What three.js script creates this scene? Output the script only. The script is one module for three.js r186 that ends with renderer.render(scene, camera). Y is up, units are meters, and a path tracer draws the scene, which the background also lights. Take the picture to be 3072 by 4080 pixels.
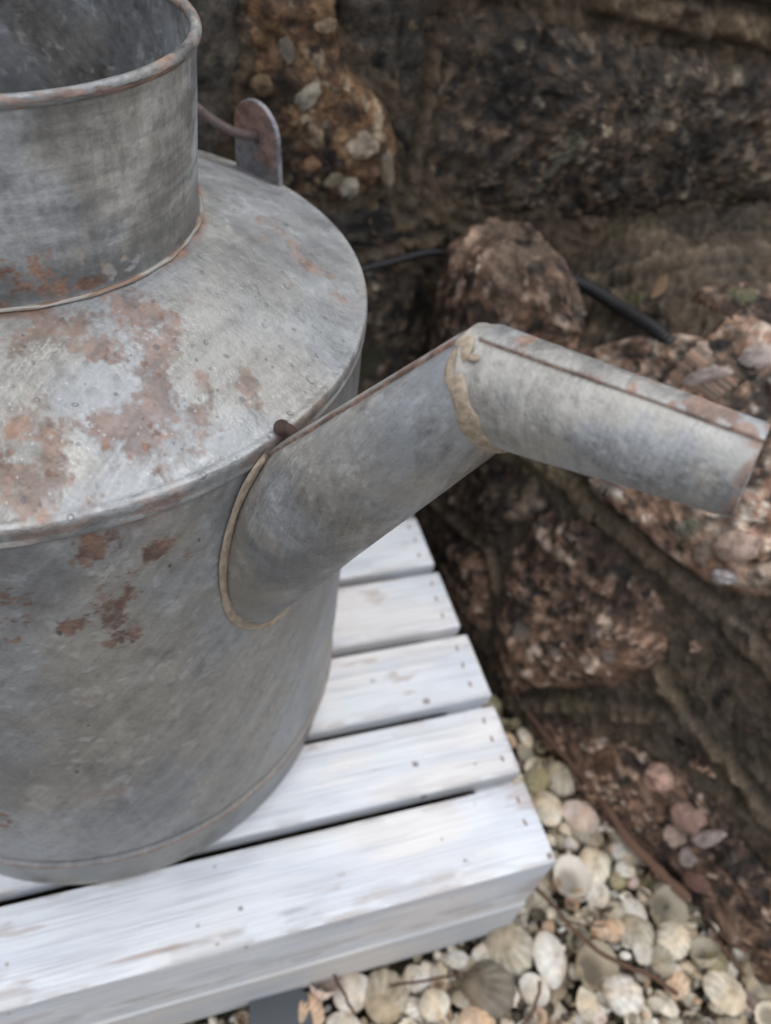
import * as THREE from 'three';
import { RoundedBoxGeometry } from 'three/addons/geometries/RoundedBoxGeometry.js';
import { mergeGeometries, mergeVertices } from 'three/addons/utils/BufferGeometryUtils.js';

// All lengths below are in units of 5 cm (about one slat of the crate); U turns them into metres.
const U = 0.05;
const scene = new THREE.Scene();

// ---------- camera ----------
const camera = new THREE.PerspectiveCamera(66.33, 771 / 1024, 0.01, 200);
camera.position.set(-3.5935 * U, 8.6106 * U, 2.1889 * U);
camera.rotation.set(-0.81022, -0.39509, 0.16288, 'YXZ');
camera.focus = 4.4 * U;
camera.userData.fStop = 11;
camera.updateMatrixWorld();

// ---------- sky: overcast, brightest overhead ----------
{
  const W = 128, H = 64, d = new Float32Array(W * H * 4);
  for (let j = 0; j < H; j++) {
    const el = ((j + 0.5) / H - 0.5) * Math.PI, s = Math.sin(el);
    const L = s > 0 ? (1 + 2 * s) / 3 : 0.333 * Math.max(0.25, 1 + 3 * s);
    for (let i = 0; i < W; i++) {
      const k = (j * W + i) * 4, g = s > 0 ? [0.965, 0.995, 1.06] : [0.92, 0.93, 0.93];
      d[k] = L * g[0] * 1.28; d[k + 1] = L * g[1] * 1.28; d[k + 2] = L * g[2] * 1.28; d[k + 3] = 1;
    }
  }
  const t = new THREE.DataTexture(d, W, H, THREE.RGBAFormat, THREE.FloatType);
  t.mapping = THREE.EquirectangularReflectionMapping; t.magFilter = THREE.LinearFilter; t.needsUpdate = true;
  scene.background = t; scene.environment = t;
}
const sun = new THREE.DirectionalLight(new THREE.Color(1, 0.97, 0.93), 0.7);
sun.position.set(0.35, 2.0, -0.25); sun.shadow.radius = 34; sun.castShadow = true;
sun.shadow.mapSize.set(2048, 2048);
Object.assign(sun.shadow.camera, { left: -0.8, right: 0.8, top: 0.8, bottom: -0.8, near: 0.5, far: 4 });
scene.add(sun, sun.target);

const renderer = new THREE.WebGLRenderer({ antialias: true });
renderer.toneMapping = THREE.LinearToneMapping;
renderer.toneMappingExposure = 1.21;
renderer.shadowMap.enabled = true;
renderer.setSize(771, 1024);

// ---------- helpers ----------
const V = (x, y, z) => new THREE.Vector3(x, y, z);
const R = (d) => d * Math.PI / 180;
const clamp = (x, a = 0, b = 1) => Math.min(b, Math.max(a, x));
const ss = (a, b, x) => { const t = clamp((x - a) / (b - a)); return t * t * (3 - 2 * t); };
const mix = (a, b, t) => a + (b - a) * t;
const mix3 = (a, b, t) => [mix(a[0], b[0], t), mix(a[1], b[1], t), mix(a[2], b[2], t)];
function rng(seed) { let a = seed >>> 0; return () => { a = (a + 0x6D2B79F5) | 0; let t = Math.imul(a ^ (a >>> 15), 1 | a); t = (t + Math.imul(t ^ (t >>> 7), 61 | t)) ^ t; return ((t ^ (t >>> 14)) >>> 0) / 4294967296; }; }
function h3(x, y, z) { let h = Math.imul(x, 374761393) + Math.imul(y, 668265263) + Math.imul(z, 2147483647 ^ 0x5bd1e995); h = Math.imul(h ^ (h >>> 13), 1274126177); h ^= h >>> 16; h = Math.imul(h, 2246822519); return ((h ^ (h >>> 15)) >>> 0) / 4294967296; }
function vn(x, y, z = 0) {            // value noise 0..1
  const X = Math.floor(x), Y = Math.floor(y), Z = Math.floor(z);
  let a = x - X, b = y - Y, c = z - Z; a = a * a * (3 - 2 * a); b = b * b * (3 - 2 * b); c = c * c * (3 - 2 * c);
  const l = (i, j, k) => h3(X + i, Y + j, Z + k);
  const x0 = mix(mix(l(0, 0, 0), l(1, 0, 0), a), mix(l(0, 1, 0), l(1, 1, 0), a), b);
  if (c === 0) return x0;
  return mix(x0, mix(mix(l(0, 0, 1), l(1, 0, 1), a), mix(l(0, 1, 1), l(1, 1, 1), a), b), c);
}
function fbm(x, y, z = 0, o = 4) { let s = 0, a = 0.5, n = 0; for (let i = 0; i < o; i++) { s += a * vn(x, y, z); n += a; a *= 0.5; x = x * 2.03 + 17.1; y = y * 2.03 + 3.7; z = z * 2.03 + (z ? 9.2 : 0); } return s / n; }
const W0 = { f1: 0, f2: 0, id: 0 };
function worley(x, y, z) {
  const X = Math.floor(x), Y = Math.floor(y), Z = Math.floor(z); let f1 = 9, f2 = 9, id = 0;
  for (let i = -1; i < 2; i++) for (let j = -1; j < 2; j++) for (let k = -1; k < 2; k++) {
    const a = X + i, b = Y + j, c = Z + k;
    const dx = a + h3(a, b, c) - x, dy = b + h3(a + 91, b, c) - y, dz = c + h3(a, b + 57, c) - z, d = dx * dx + dy * dy + dz * dz;
    if (d < f1) { f2 = f1; f1 = d; id = h3(a + 7, b + 13, c + 29); } else if (d < f2) f2 = d;
  }
  W0.f1 = Math.sqrt(f1); W0.f2 = Math.sqrt(f2); W0.id = id; return W0;
}
const used = {};
const numbered = (n) => { const k = used[n] = (used[n] ?? -1) + 1; return k ? `${n}_${String(k).padStart(3, '0')}` : n; };
function tag(o, label, category, group, kind) { if (label) o.userData.label = label; if (category) o.userData.category = category; if (group) o.userData.group = group; if (kind) o.userData.kind = kind; return o; }
// mesh from a geometry in 5 cm units
function obj(name, g, m, parent = scene) {
  if (!g.userData.scaled) { g.scale(U, U, U); g.userData.scaled = true; }
  const o = new THREE.Mesh(g, m); o.name = parent === scene ? numbered(name) : name; o.castShadow = o.receiveShadow = true; parent.add(o); return o;
}
function thing(name, label, category, [x, y, z] = [0, 0, 0], group) {
  const o = new THREE.Group(); o.name = numbered(name); o.position.set(x * U, y * U, z * U); scene.add(o); return tag(o, label, category, group);
}
// grid geometry: f(i, j) -> [x, y, z, u, v, (r, g, b)]
function gridGeo(nu, nv, f, colors = false) {
  const n = (nu + 1) * (nv + 1), p = new Float32Array(n * 3), uv = new Float32Array(n * 2), c = colors ? new Float32Array(n * 3) : null, ix = [];
  for (let j = 0, k = 0; j <= nv; j++) for (let i = 0; i <= nu; i++, k++) {
    const q = f(i / nu, j / nv, i, j); p[k * 3] = q[0]; p[k * 3 + 1] = q[1]; p[k * 3 + 2] = q[2]; uv[k * 2] = q[3]; uv[k * 2 + 1] = q[4];
    if (c) { c[k * 3] = q[5]; c[k * 3 + 1] = q[6]; c[k * 3 + 2] = q[7]; }
    if (i < nu && j < nv) { const a = k, b = k + 1, d = k + nu + 1, e = d + 1; ix.push(a, b, d, b, e, d); }
  }
  const g = new THREE.BufferGeometry();
  g.setAttribute('position', new THREE.BufferAttribute(p, 3)); g.setAttribute('uv', new THREE.BufferAttribute(uv, 2));
  if (c) g.setAttribute('color', new THREE.BufferAttribute(c, 3));
  g.setIndex(ix); g.computeVertexNormals(); return g;
}
// textures: f(u, v, out) fills out = { c: [r,g,b] linear, rough, metal, h }
const toS = (x) => { x = clamp(x); return 255 * (x <= 0.0031308 ? 12.92 * x : 1.055 * Math.pow(x, 1 / 2.4) - 0.055); };
function paint(W, H, f, post) {
  const n = W * H, col = new Float32Array(n * 3), rm = new Float32Array(n * 2), ht = new Float32Array(n), o = { c: [0, 0, 0], rough: 0.5, metal: 0, h: 0.5 };
  for (let j = 0; j < H; j++) for (let i = 0; i < W; i++) {
    o.h = 0.5; f((i + 0.5) / W, (j + 0.5) / H, o); const k = j * W + i;
    col[k * 3] = o.c[0]; col[k * 3 + 1] = o.c[1]; col[k * 3 + 2] = o.c[2]; rm[k * 2] = o.rough; rm[k * 2 + 1] = o.metal; ht[k] = o.h;
  }
  if (post) post({ W, H, col, rm, ht });
  const a = new Uint8Array(n * 4), b = new Uint8Array(n * 4), c = new Uint8Array(n * 4);
  for (let k = 0; k < n; k++) {
    for (let q = 0; q < 3; q++) { a[k * 4 + q] = toS(col[k * 3 + q]); c[k * 4 + q] = 255 * clamp(ht[k]); }
    b[k * 4] = 255; b[k * 4 + 1] = 255 * clamp(rm[k * 2]); b[k * 4 + 2] = 255 * clamp(rm[k * 2 + 1]); a[k * 4 + 3] = b[k * 4 + 3] = c[k * 4 + 3] = 255;
  }
  const mk = (d, srgb) => { const t = new THREE.DataTexture(d, W, H, THREE.RGBAFormat); t.magFilter = THREE.LinearFilter; t.wrapS = t.wrapT = THREE.RepeatWrapping; if (srgb) t.colorSpace = THREE.SRGBColorSpace; t.needsUpdate = true; return t; };
  return { map: mk(a, true), rm: mk(b), bump: mk(c) };
}
function matFrom(t, bump, extra = {}) {
  return new THREE.MeshStandardMaterial({ map: t.map, roughnessMap: t.rm, metalnessMap: t.rm, roughness: 1, metalness: 1, bumpMap: t.bump, bumpScale: bump, side: THREE.DoubleSide, ...extra });
}
// dots and pits stamped into a painted surface; wide/high = size of the texture in 5 cm units
function stamp(img, wide, high, x, y, rx, ry, f) {
  const cx = x / wide * img.W, cy = y / high * img.H, ax = rx / wide * img.W, ay = ry / high * img.H;
  for (let j = Math.floor(cy - ay - 1); j <= cy + ay + 1; j++) for (let i = Math.floor(cx - ax - 1); i <= cx + ax + 1; i++) {
    if (i < 0 || j < 0 || i >= img.W || j >= img.H) continue;
    const d = Math.hypot((i - cx) / ax, (j - cy) / ay); if (d < 1.25) f(j * img.W + i, d);
  }
}
const tint = (img, k, c, t) => { for (let q = 0; q < 3; q++) img.col[k * 3 + q] = mix(img.col[k * 3 + q], c[q], t); };

// weathered zinc at (a, b) in 5 cm units; dx, dy = direction in which it was rubbed
function zinc(a, b, o, { dir = 0.5, lum = 1, seed = 0, rub = 1, con = 0.72 } = {}) {
  const big = fbm(a * 0.9 + seed, b * 0.9 + 5 + seed, 0, 4), mid = fbm(a * 3.2 + 40 + seed, b * 3.2, 0, 4), fine = fbm(a * 22, b * 22 + seed, 0, 3);
  const cs = Math.cos(dir), sn = Math.sin(dir), wp = 0.22 * (fbm(a * 0.7 + 70, b * 0.7 + seed, 0, 3) - 0.5);
  const s = a * cs + b * sn, t = -a * sn + b * cs + wp;
  const streak = fbm(s * 1.4 + 11, t * 42 + seed, 0, 3), streak2 = fbm(s * 0.8 + 5 * big, t * 7 + 77 + seed, 0, 4), cloud = fbm(a * 7 + 15, b * 7 + seed, 0, 4);
  const grit = vn(a * 75 + seed, b * 75), oxide = ss(0.60, 0.74, fbm(a * 14 + 60, b * 14 + seed, 0, 4)) * ss(0.35, 0.6, mid), smut = ss(0.60, 0.78, fbm(a * 11 + 90, b * 11 + seed, 0, 4));
  let L = 0.27 + con * (0.26 * (big - 0.5) + 0.26 * (mid - 0.5) + 0.20 * (cloud - 0.5)) + rub * (0.12 * (streak - 0.5) + 0.10 * (streak2 - 0.5)) + 0.165 * con * (fine - 0.5) + 0.05 * (grit - 0.5);
  L = L * lum * (1 - 0.38 * con * smut); L = clamp(mix(L, 0.46, 0.38 * oxide), 0.05, 0.62);
  const warm = ss(0.4, 0.62, fbm(a * 1.3 + 200, b * 1.3 + seed, 0, 3)), c = mix3([0.972, 1.0, 1.03], [1.035, 1.0, 0.93], warm);
  o.c = [L * c[0], L * c[1], L * c[2]];
  o.rough = clamp(0.52 + 0.3 * (mid - 0.5) + 0.3 * (cloud - 0.5) - 0.15 * (streak2 - 0.5) + 0.15 * oxide, 0.3, 0.85); o.metal = 0.32 * (1 - 0.7 * oxide);
  o.h = 0.5 + 0.4 * (fine - 0.5) + 0.2 * (streak - 0.5) + 0.2 * (mid - 0.5) + 0.15 * (grit - 0.5);
}
function rust(o, a, b, m) {            // m 0..1 how rusty
  if (m <= 0) return;
  const n = fbm(a * 9 + 5, b * 9, 0, 4), g = vn(a * 60, b * 60);
  let c = mix3([0.17, 0.105, 0.078], [0.34, 0.21, 0.155], ss(0.3, 0.7, n));
  c = mix3(c, [0.36, 0.18, 0.10], 0.5 * ss(0.72, 0.9, vn(a * 24 + 9, b * 24)));
  c = c.map((x) => x * (0.8 + 0.4 * g));
  o.c = mix3(o.c, c, m); o.rough = mix(o.rough, 0.85, m); o.metal = mix(o.metal, 0, m); o.h = mix(o.h, 0.45 + 0.4 * g, m);
}
const patch = (list, a, b, jag = 1) => {
  let s = 0; for (const [x, y, rx, ry, w = 1] of list) { const d = ((a - x) / rx) ** 2 + ((b - y) / ry) ** 2; if (d < 6) s = Math.max(s, w * Math.exp(-d * 0.55)); }
  if (s < 0.02) return 0;
  return ss(0.36, 0.80, s * 0.72 + jag * (fbm(a * 7 + 3, b * 7 + 8, 0, 5) - 0.5) * 1.15 + 0.75 * (fbm(a * 30, b * 30, 0, 4) - 0.5));
};

// ================= GROUND =================
const GY = -2.75;
{
  const t = paint(256, 256, (u, v, o) => { const n = fbm(u * 16, v * 16, 0, 4), k = vn(u * 90, v * 90); o.c = mix3([0.035, 0.028, 0.018], [0.14, 0.11, 0.07], ss(0.3, 0.8, n * 0.7 + k * 0.3)); o.rough = 0.95; o.metal = 0; o.h = n; });
  t.map.repeat.set(200, 200); t.bump.repeat.set(200, 200); t.rm.repeat.set(200, 200);
  const g = new THREE.PlaneGeometry(800, 800); g.rotateX(-Math.PI / 2); g.translate(0, GY, 0);
  tag(obj('ground', g, matFrom(t, 0.002)), 'dark damp soil beneath the bed of shells', null, null, 'structure');
}

// ================= STONE WALL =================
// The terrace wall beside the crate: foot line P0 + D u, leaning back, its crest rolling over to a ledge.
const TAB = [], DV = 0.02;
{ let y = -2.9, b = -0.078; for (let v = -0.3; v < 11; v += DV) { TAB.push([y, b, R(15 + 35 * ss(3.8, 5.2, v) + 34 * ss(6.4, 7.4, v))]); const th = TAB[TAB.length - 1][2]; y += Math.cos(th) * DV; b += Math.sin(th) * DV; } }
function terrace(u, v) {
  const k = clamp((v + 0.3) / DV, 0, TAB.length - 1.001), i = Math.floor(k), f = k - i, q = TAB[i], r = TAB[i + 1];
  const y = mix(q[0], r[0], f), b = mix(q[1], r[1], f), th = mix(q[2], r[2], f), w = ss(-1.5, -0.9, u);
  const px = u >= -1.2 ? 1.46 + 0.4207 * u : 0.955 + 0.12 * (u + 1.2), pz = u >= -1.2 ? -2.5 + 0.9072 * u : -3.589 + 0.9928 * (u + 1.2);
  const dx = u >= -1.2 ? 0.4207 : 0.12, dz = u >= -1.2 ? 0.9072 : 0.9928, ex = mix(0.12, 0.4207, w), ez = mix(0.9928, 0.9072, w);
  return { p: [px + dz * b, y, pz - dx * b], n: [-ez * Math.cos(th), Math.sin(th), ex * Math.cos(th)] };
}
const C3 = Math.cos(R(3)), S3 = Math.sin(R(3));
function high(u, v) { return { p: [0.995 * u - 0.0995 * v * S3, -2.6 + v * C3, -7 - 0.0995 * u - 0.995 * v * S3], n: [0.0995 * C3, S3, 0.995 * C3] }; }

const mk = (o) => new THREE.MeshStandardMaterial({ vertexColors: true, side: THREE.DoubleSide, ...o });
const grain = paint(512, 512, (u, v, o) => { const n = fbm(u * 40, v * 40, 0, 4), k = vn(u * 200, v * 200); const L = 0.62 + 0.5 * (n - 0.5) + 0.5 * (k - 0.5); o.c = [L, L, L]; o.h = 0.5 * n + 0.5 * k; o.rough = 0.55 + 0.4 * n; o.metal = 0; });
const stoneMat = mk({ map: grain.map, roughnessMap: grain.rm, roughness: 1, bumpMap: grain.bump, bumpScale: 0.0012 });
const mortarMat = mk({ map: grain.map, roughness: 0.92, bumpMap: grain.bump, bumpScale: 0.0012 });

const wall = thing('stone_wall', 'dark rough stone wall with raised mortar joints behind and beside the can', 'wall');
const segDist = (x, y, pl) => { let m = 9; for (let i = 0; i + 1 < pl.length; i++) { const [ax, ay] = pl[i], [bx, by] = pl[i + 1], dx = bx - ax, dy = by - ay, t = clamp(((x - ax) * dx + (y - ay) * dy) / (dx * dx + dy * dy)); m = Math.min(m, Math.hypot(x - ax - dx * t, y - ay - dy * t)); } return m; };
function mortarSheet(surf, u0, u1, v0, v1, ridges, base, moss) {
  const nu = Math.round((u1 - u0) / 0.055), nv = Math.round((v1 - v0) / 0.055);
  return gridGeo(nu, nv, (s, t) => {
    const u = u0 + (u1 - u0) * s, v = v0 + (v1 - v0) * t, q = surf(u, v);
    const wu = u + 0.14 * (fbm(u * 2.2, v * 2.2 + 9, 0, 3) - 0.5), wv = v + 0.14 * (fbm(u * 2.2 + 31, v * 2.2, 0, 3) - 0.5);
    let rd = 0, ed = 0; for (const [w0, h, pl] of ridges) { const w = w0 * (0.75 + 0.5 * fbm(u * 1.6 + 7, v * 1.6, 0, 2)), d = segDist(wu, wv, pl); rd = Math.max(rd, h * Math.exp(-((d / w) ** 6))); ed = Math.max(ed, Math.exp(-(((d - w * 1.15) / 0.06) ** 2))); }
    const n = fbm(u * 1.1, v * 1.1, 1.5, 4), m = fbm(u * 5, v * 5, 2.5, 4), k = fbm(u * 13, v * 13, 4.5, 3), pit = ss(0.66, 0.76, fbm(u * 6 + 40, v * 6, 7.5, 3));
    const h = 0.26 * (n - 0.5) + 0.18 * (m - 0.5) + 0.20 * (k - 0.5) + rd * (0.55 + 1.2 * (m - 0.5)) - 0.03 * ed - 0.12 * pit;
    const L = (0.8 + 1.1 * (n - 0.5) + 1.0 * (m - 0.5) + 1.5 * (k - 0.5) + rd * 2.6) * (1 - 0.3 * ed) * (1 - 0.4 * pit), g = ss(0.5, 0.7, fbm(u * 0.8 + 50, v * 0.8, 3.3, 3)) * moss, gy = ss(0.45, 0.65, fbm(u * 1.7 + 80, v * 1.7, 5.3, 3));
    let c = mix3(base, [base[0] * 0.85, base[1] * 1.0, base[2] * 0.7], g); c = mix3(c, [base[0] * 0.8, base[1] * 0.84, base[2] * 0.9], gy);
    return [q.p[0] + q.n[0] * h, q.p[1] + q.n[1] * h, q.p[2] + q.n[2] * h, u / 3, v / 3, c[0] * L, c[1] * L, c[2] * L];
  }, true);
}
obj('mortar', mortarSheet(high, -11, 13, -0.4, 12.5, [
  [0.13, 0.16, [[-1.3, 5.6], [-0.53, 5.75], [0.5, 5.95]]], [0.16, 0.26, [[3.2, 5.1], [5.2, 5.21], [8, 5.05]]], [0.18, 0.22, [[2.2, 8.91], [3.66, 8.66], [6, 8.4]]], [0.1, 0.1, [[0.18, 8.4], [0.13, 7.31], [0.06, 6.5]]],
], [0.185, 0.132, 0.086], 0.35), mortarMat, wall);
obj('mortar', mortarSheet(terrace, -5.4, 11, -0.25, 10.4, [
  [0.17, 0.2, [[-3, 3.75], [-1.73, 3.95], [0.05, 3.94], [1.08, 3.89], [2.6, 3.75]]], [0.11, 0.26, [[0.84, 2.66], [1.7, 2.3], [2.49, 2.14], [3.6, 1.9]]], [0.15, 0.14, [[-0.61, 0.26], [0.31, 1.2], [1.22, 2.05], [1.73, 2.2]]], [0.14, 0.2, [[-4.4, 6.0], [-3.96, 6.65], [-3.7, 7.25], [-3.4, 8.7]]], [0.1, 0.16, [[-4.3, 1.3], [-2.44, 1.86], [-1.98, 1.7], [-1.1, 0.82], [-0.5, 0.3]]],
], [0.165, 0.122, 0.082], 0.5), mortarMat, wall);
// the mass of the wall behind its faces
{
  const g = new RoundedBoxGeometry(25, 15.5, 4, 2, 0.3); g.rotateY(R(5.7)); g.translate(1.2, 4.5, -10.2);
  const c = new Float32Array(g.attributes.position.count * 3).fill(0.12); g.setAttribute('color', new THREE.BufferAttribute(c, 3));
  obj('wall_core', g, mortarMat, wall);
}
// palettes: [share, colour]; crystals of the granite
const PINK = [[0.3, [0.46, 0.30, 0.235]], [0.5, [0.34, 0.21, 0.155]], [0.66, [0.58, 0.47, 0.41]], [0.8, [0.17, 0.12, 0.09]], [0.9, [0.06, 0.05, 0.04]], [1, [0.72, 0.66, 0.61]]];
const DARK = [[0.34, [0.10, 0.076, 0.058]], [0.56, [0.05, 0.041, 0.036]], [0.74, [0.15, 0.105, 0.075]], [0.88, [0.22, 0.165, 0.125]], [0.95, [0.028, 0.025, 0.024]], [1, [0.34, 0.29, 0.24]]];
const ORANGE = [[0.32, [0.29, 0.165, 0.09]], [0.58, [0.19, 0.11, 0.068]], [0.76, [0.38, 0.24, 0.14]], [0.88, [0.07, 0.048, 0.04]], [1, [0.52, 0.42, 0.32]]];
const SLATY = [[0.5, [0.085, 0.075, 0.066]], [0.85, [0.10, 0.087, 0.076]], [1, [0.07, 0.062, 0.056]]];
const REDDARK = [[0.3, [0.19, 0.115, 0.085]], [0.5, [0.08, 0.052, 0.042]], [0.68, [0.29, 0.18, 0.13]], [0.82, [0.40, 0.28, 0.22]], [0.93, [0.04, 0.032, 0.028]], [1, [0.58, 0.46, 0.40]]];
const HOLLOW = [[0.5, [0.075, 0.043, 0.032]], [0.8, [0.05, 0.032, 0.026]], [0.95, [0.11, 0.065, 0.048]], [1, [0.03, 0.022, 0.02]]];
const pick = (P, r) => { for (const [s, c] of P) if (r <= s) return c; return P[P.length - 1][1]; };
function granite(x, y, z, P, f, seed) {
  const q1 = fbm(x * 2.6 + seed, y * 2.6, z * 2.6 + 3, 3) - 0.5, q2 = fbm(x * 2.6, y * 2.6 + 17, z * 2.6 + seed, 3) - 0.5, q3 = vn(x * 11 + 4, y * 11, z * 11 + seed) - 0.5, q4 = vn(x * 11, y * 11 + 40, z * 11 + 8) - 0.5;
  const X = x + 0.2 * q1 + 0.13 * q3, Y = y + 0.2 * q2 + 0.13 * q4, Z = z + 0.13 * (q4 - q3);
  const w = worley(X * f + seed, Y * f, Z * f), e = w.f2 - w.f1, id = w.id;
  const w2 = worley(X * f * 2.4 + seed + 5, Y * f * 2.4, Z * f * 2.4), id2 = w2.id;
  let c = mix3(pick(P, id), pick(P, id2), ss(0.35, 0.65, vn(x * 5 + seed, y * 5, z * 5 + 2)));
  const cl = fbm(x * 0.9 + seed, y * 0.9, z * 0.9, 3), fn = fbm(x * 8 + seed, y * 8, z * 8 + 1, 3), L = (0.8 + 0.2 * ss(0.0, 0.2, e)) * Math.max(0.15, 1 + 2.6 * (cl - 0.5) + 3.0 * (fn - 0.5)) * 0.98;
  c = [c[0] * L * 1.04, c[1] * L, c[2] * L * 0.9];
  return { c, h: 0.25 + 1.0 * (fbm(x * 2.6 + seed, y * 2.6, z * 2.6 + 6, 5) - 0.2) + 0.3 * (id - 0.5) * ss(0, 0.3, e) + 0.45 * (fn - 0.5) + 0.1 * (id2 - 0.5) };
}
function outline(poly, n, rough, seed) {
  const c = new THREE.CatmullRomCurve3(poly.map(([u, v]) => V(u, v, 0)), true, 'centripetal'), pts = c.getSpacedPoints(n);
  return pts.map((p, i) => { const q = i === n ? pts[0] : p; return [q.x + rough * (fbm(q.x * 2.2 + seed, q.y * 2.2, 0, 4) - 0.5), q.y + rough * (fbm(q.x * 2.2 + 30 + seed, q.y * 2.2 + 8, 0, 4) - 0.5)]; });
}
// one stone of the wall: an outline on the wall's face, bulging out of it by H
function stone(surf, poly, H, P, { f = 4.4, seed = 1, amp = 0.12, lump = 0.3, edge = 5, spots = [], parent = wall, name = 'stone', dens = 0.045, layer = 0 } = {}) {
  let len = 0; poly.forEach((p, i) => { const q = poly[(i + 1) % poly.length]; len += Math.hypot(p[0] - q[0], p[1] - q[1]); });
  const n = Math.min(420, Math.round(len / dens)), out = outline(poly, n, 0.22, seed * 3.1), cx = poly.reduce((s, p) => s + p[0], 0) / poly.length, cy = poly.reduce((s, p) => s + p[1], 0) / poly.length;
  let rad = 0; out.forEach((p) => { rad = Math.max(rad, Math.hypot(p[0] - cx, p[1] - cy)); });
  const nr = Math.min(90, Math.max(6, Math.round(rad / dens)));
  const g = gridGeo(n, nr, (s, t, i, j) => {
    const [pu, pv] = out[i], r = Math.max(t, 0.004), u = cx + (pu - cx) * r, v = cy + (pv - cy) * r, q = surf(u, v);
    const x = q.p[0], y = q.p[1], z = q.p[2], G = granite(x, y, z, P, f, seed);
    const fade = 1 - Math.pow(r, 10), big = fbm(x * 0.8 + seed, y * 0.8, z * 0.8, 4) - 0.5;
    const tilt = 0.12 * ((u - cx) / rad * Math.sin(seed * 2.4) + (v - cy) / rad * Math.cos(seed * 1.7));
    let h = H * Math.pow(1 - Math.pow(r, edge), 0.55) - 0.16 + fade * (lump * big + amp * (G.h - 0.6) + tilt);
    if (layer) h += fade * layer * (fbm(u * 0.7 + seed, v * 3.2, 0.5, 3) - 0.5);
    let c = G.c; for (const [a, b, sr, col] of spots) { const d = Math.hypot(u - a, v - b) / sr + 0.7 * (fbm(u * 6, v * 6, 1.1, 3) - 0.5); c = mix3(c, col, 0.85 * (1 - ss(0.55, 0.95, d))); }
    return [x + q.n[0] * h, y + q.n[1] * h, z + q.n[2] * h, u / 3, v / 3, c[0], c[1], c[2]];
  }, true);
  return obj(name, g, stoneMat, parent);
}
// a smooth pebble set into a stone
function pebble(parent, surf, u, v, a, b, h, turn, col, seed, lift = 0.15) {
  col = col.map((q) => q * 2.2);
  const q = surf(u, v), n = V(...q.n).normalize(), t1 = V(0, 1, 0).cross(n).normalize(), t2 = n.clone().cross(t1);
  const e1 = t1.clone().multiplyScalar(Math.cos(turn)).addScaledVector(t2, Math.sin(turn)), e2 = n.clone().cross(e1);
  const g = gridGeo(36, 20, (s, t) => {
    const th = s * 2 * Math.PI, ph = t * Math.PI, k = 1 + 0.8 * (fbm(Math.cos(th) * Math.sin(ph) * 1.9 + seed, Math.sin(th) * Math.sin(ph) * 1.9, Math.cos(ph) * 1.9 + 4, 4) - 0.5);
    const x = Math.cos(th) * Math.sin(ph) * a * k, y = Math.sin(th) * Math.sin(ph) * b * k, z = Math.cos(ph) * h * k + lift;
    const L = 0.8 + 1.3 * (fbm(x * 8 + seed, y * 8, z * 8 + 2, 4) - 0.45);
    return [q.p[0] + e1.x * x + e2.x * y + n.x * z, q.p[1] + e1.y * x + e2.y * y + n.y * z, q.p[2] + e1.z * x + e2.z * y + n.z * z, s, t, col[0] * L, col[1] * L, col[2] * L];
  }, true);
  return obj('pebble', g, stoneMat, parent);
}
const LICH = [0.22, 0.22, 0.16], WHITE = [0.42, 0.37, 0.30], PALE = [0.40, 0.33, 0.30];
const sOr = stone(high, [[-1.97, 9.3], [-1.2, 9.3], [-1.1, 8.53], [-0.84, 8.11], [-0.42, 7.65], [-0.22, 7.15], [-0.38, 6.76], [-0.92, 6.62], [-1.54, 6.6], [-2.05, 6.8], [-2.2, 7.4], [-2.1, 8.12]], 0.45, ORANGE, { seed: 3, f: 3.6, amp: 0.16 });
tag(sOr, 'orange brown stone with white pebbles set in it');
for (const [u, v, a, b, h, t, c] of [[-1.5, 7.9, 0.2, 0.13, 0.16, 0.9, WHITE], [-0.78, 7.34, 0.23, 0.17, 0.2, 0.2, [0.44, 0.36, 0.27]], [-0.91, 6.84, 0.15, 0.13, 0.14, 1.2, WHITE], [-0.42, 7.02, 0.26, 0.09, 0.12, 1.75, [0.32, 0.26, 0.19]], [-1.12, 6.95, 0.15, 0.1, 0.1, 0.3, [0.34, 0.28, 0.19]], [-1.72, 8.35, 0.17, 0.1, 0.1, 1.8, [0.28, 0.24, 0.2]], [-2.0, 8.0, 0.13, 0.1, 0.1, 0, [0.26, 0.18, 0.1]], [-1.3, 8.6, 0.13, 0.1, 0.1, 0, [0.34, 0.25, 0.17]], [-0.6, 7.0, 0.1, 0.08, 0.1, 0.4, [0.24, 0.15, 0.1]], [-1.4, 7.15, 0.14, 0.1, 0.1, 0.5, [0.3, 0.17, 0.1]]]) pebble(sOr, high, u, v, a, b, h, t, c, u * 7);
stone(high, [[-3.6, 9.3], [-2.2, 9.3], [-2.12, 8.5], [-2.3, 7.99], [-2.5, 7.25], [-2.95, 6.8], [-3.7, 6.7]], 0.35, SLATY, { seed: 5, f: 6, amp: 0.05, lump: 0.35 });
stone(high, [[-1.14, 9.3], [0, 9.3], [0.08, 8.34], [0.05, 7.85], [0, 7.1], [-0.2, 7.25], [-0.65, 7.91], [-1.06, 8.44]], 0.3, SLATY, { seed: 8, f: 5, amp: 0.07, lump: 0.5, layer: 0.12 });
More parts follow.
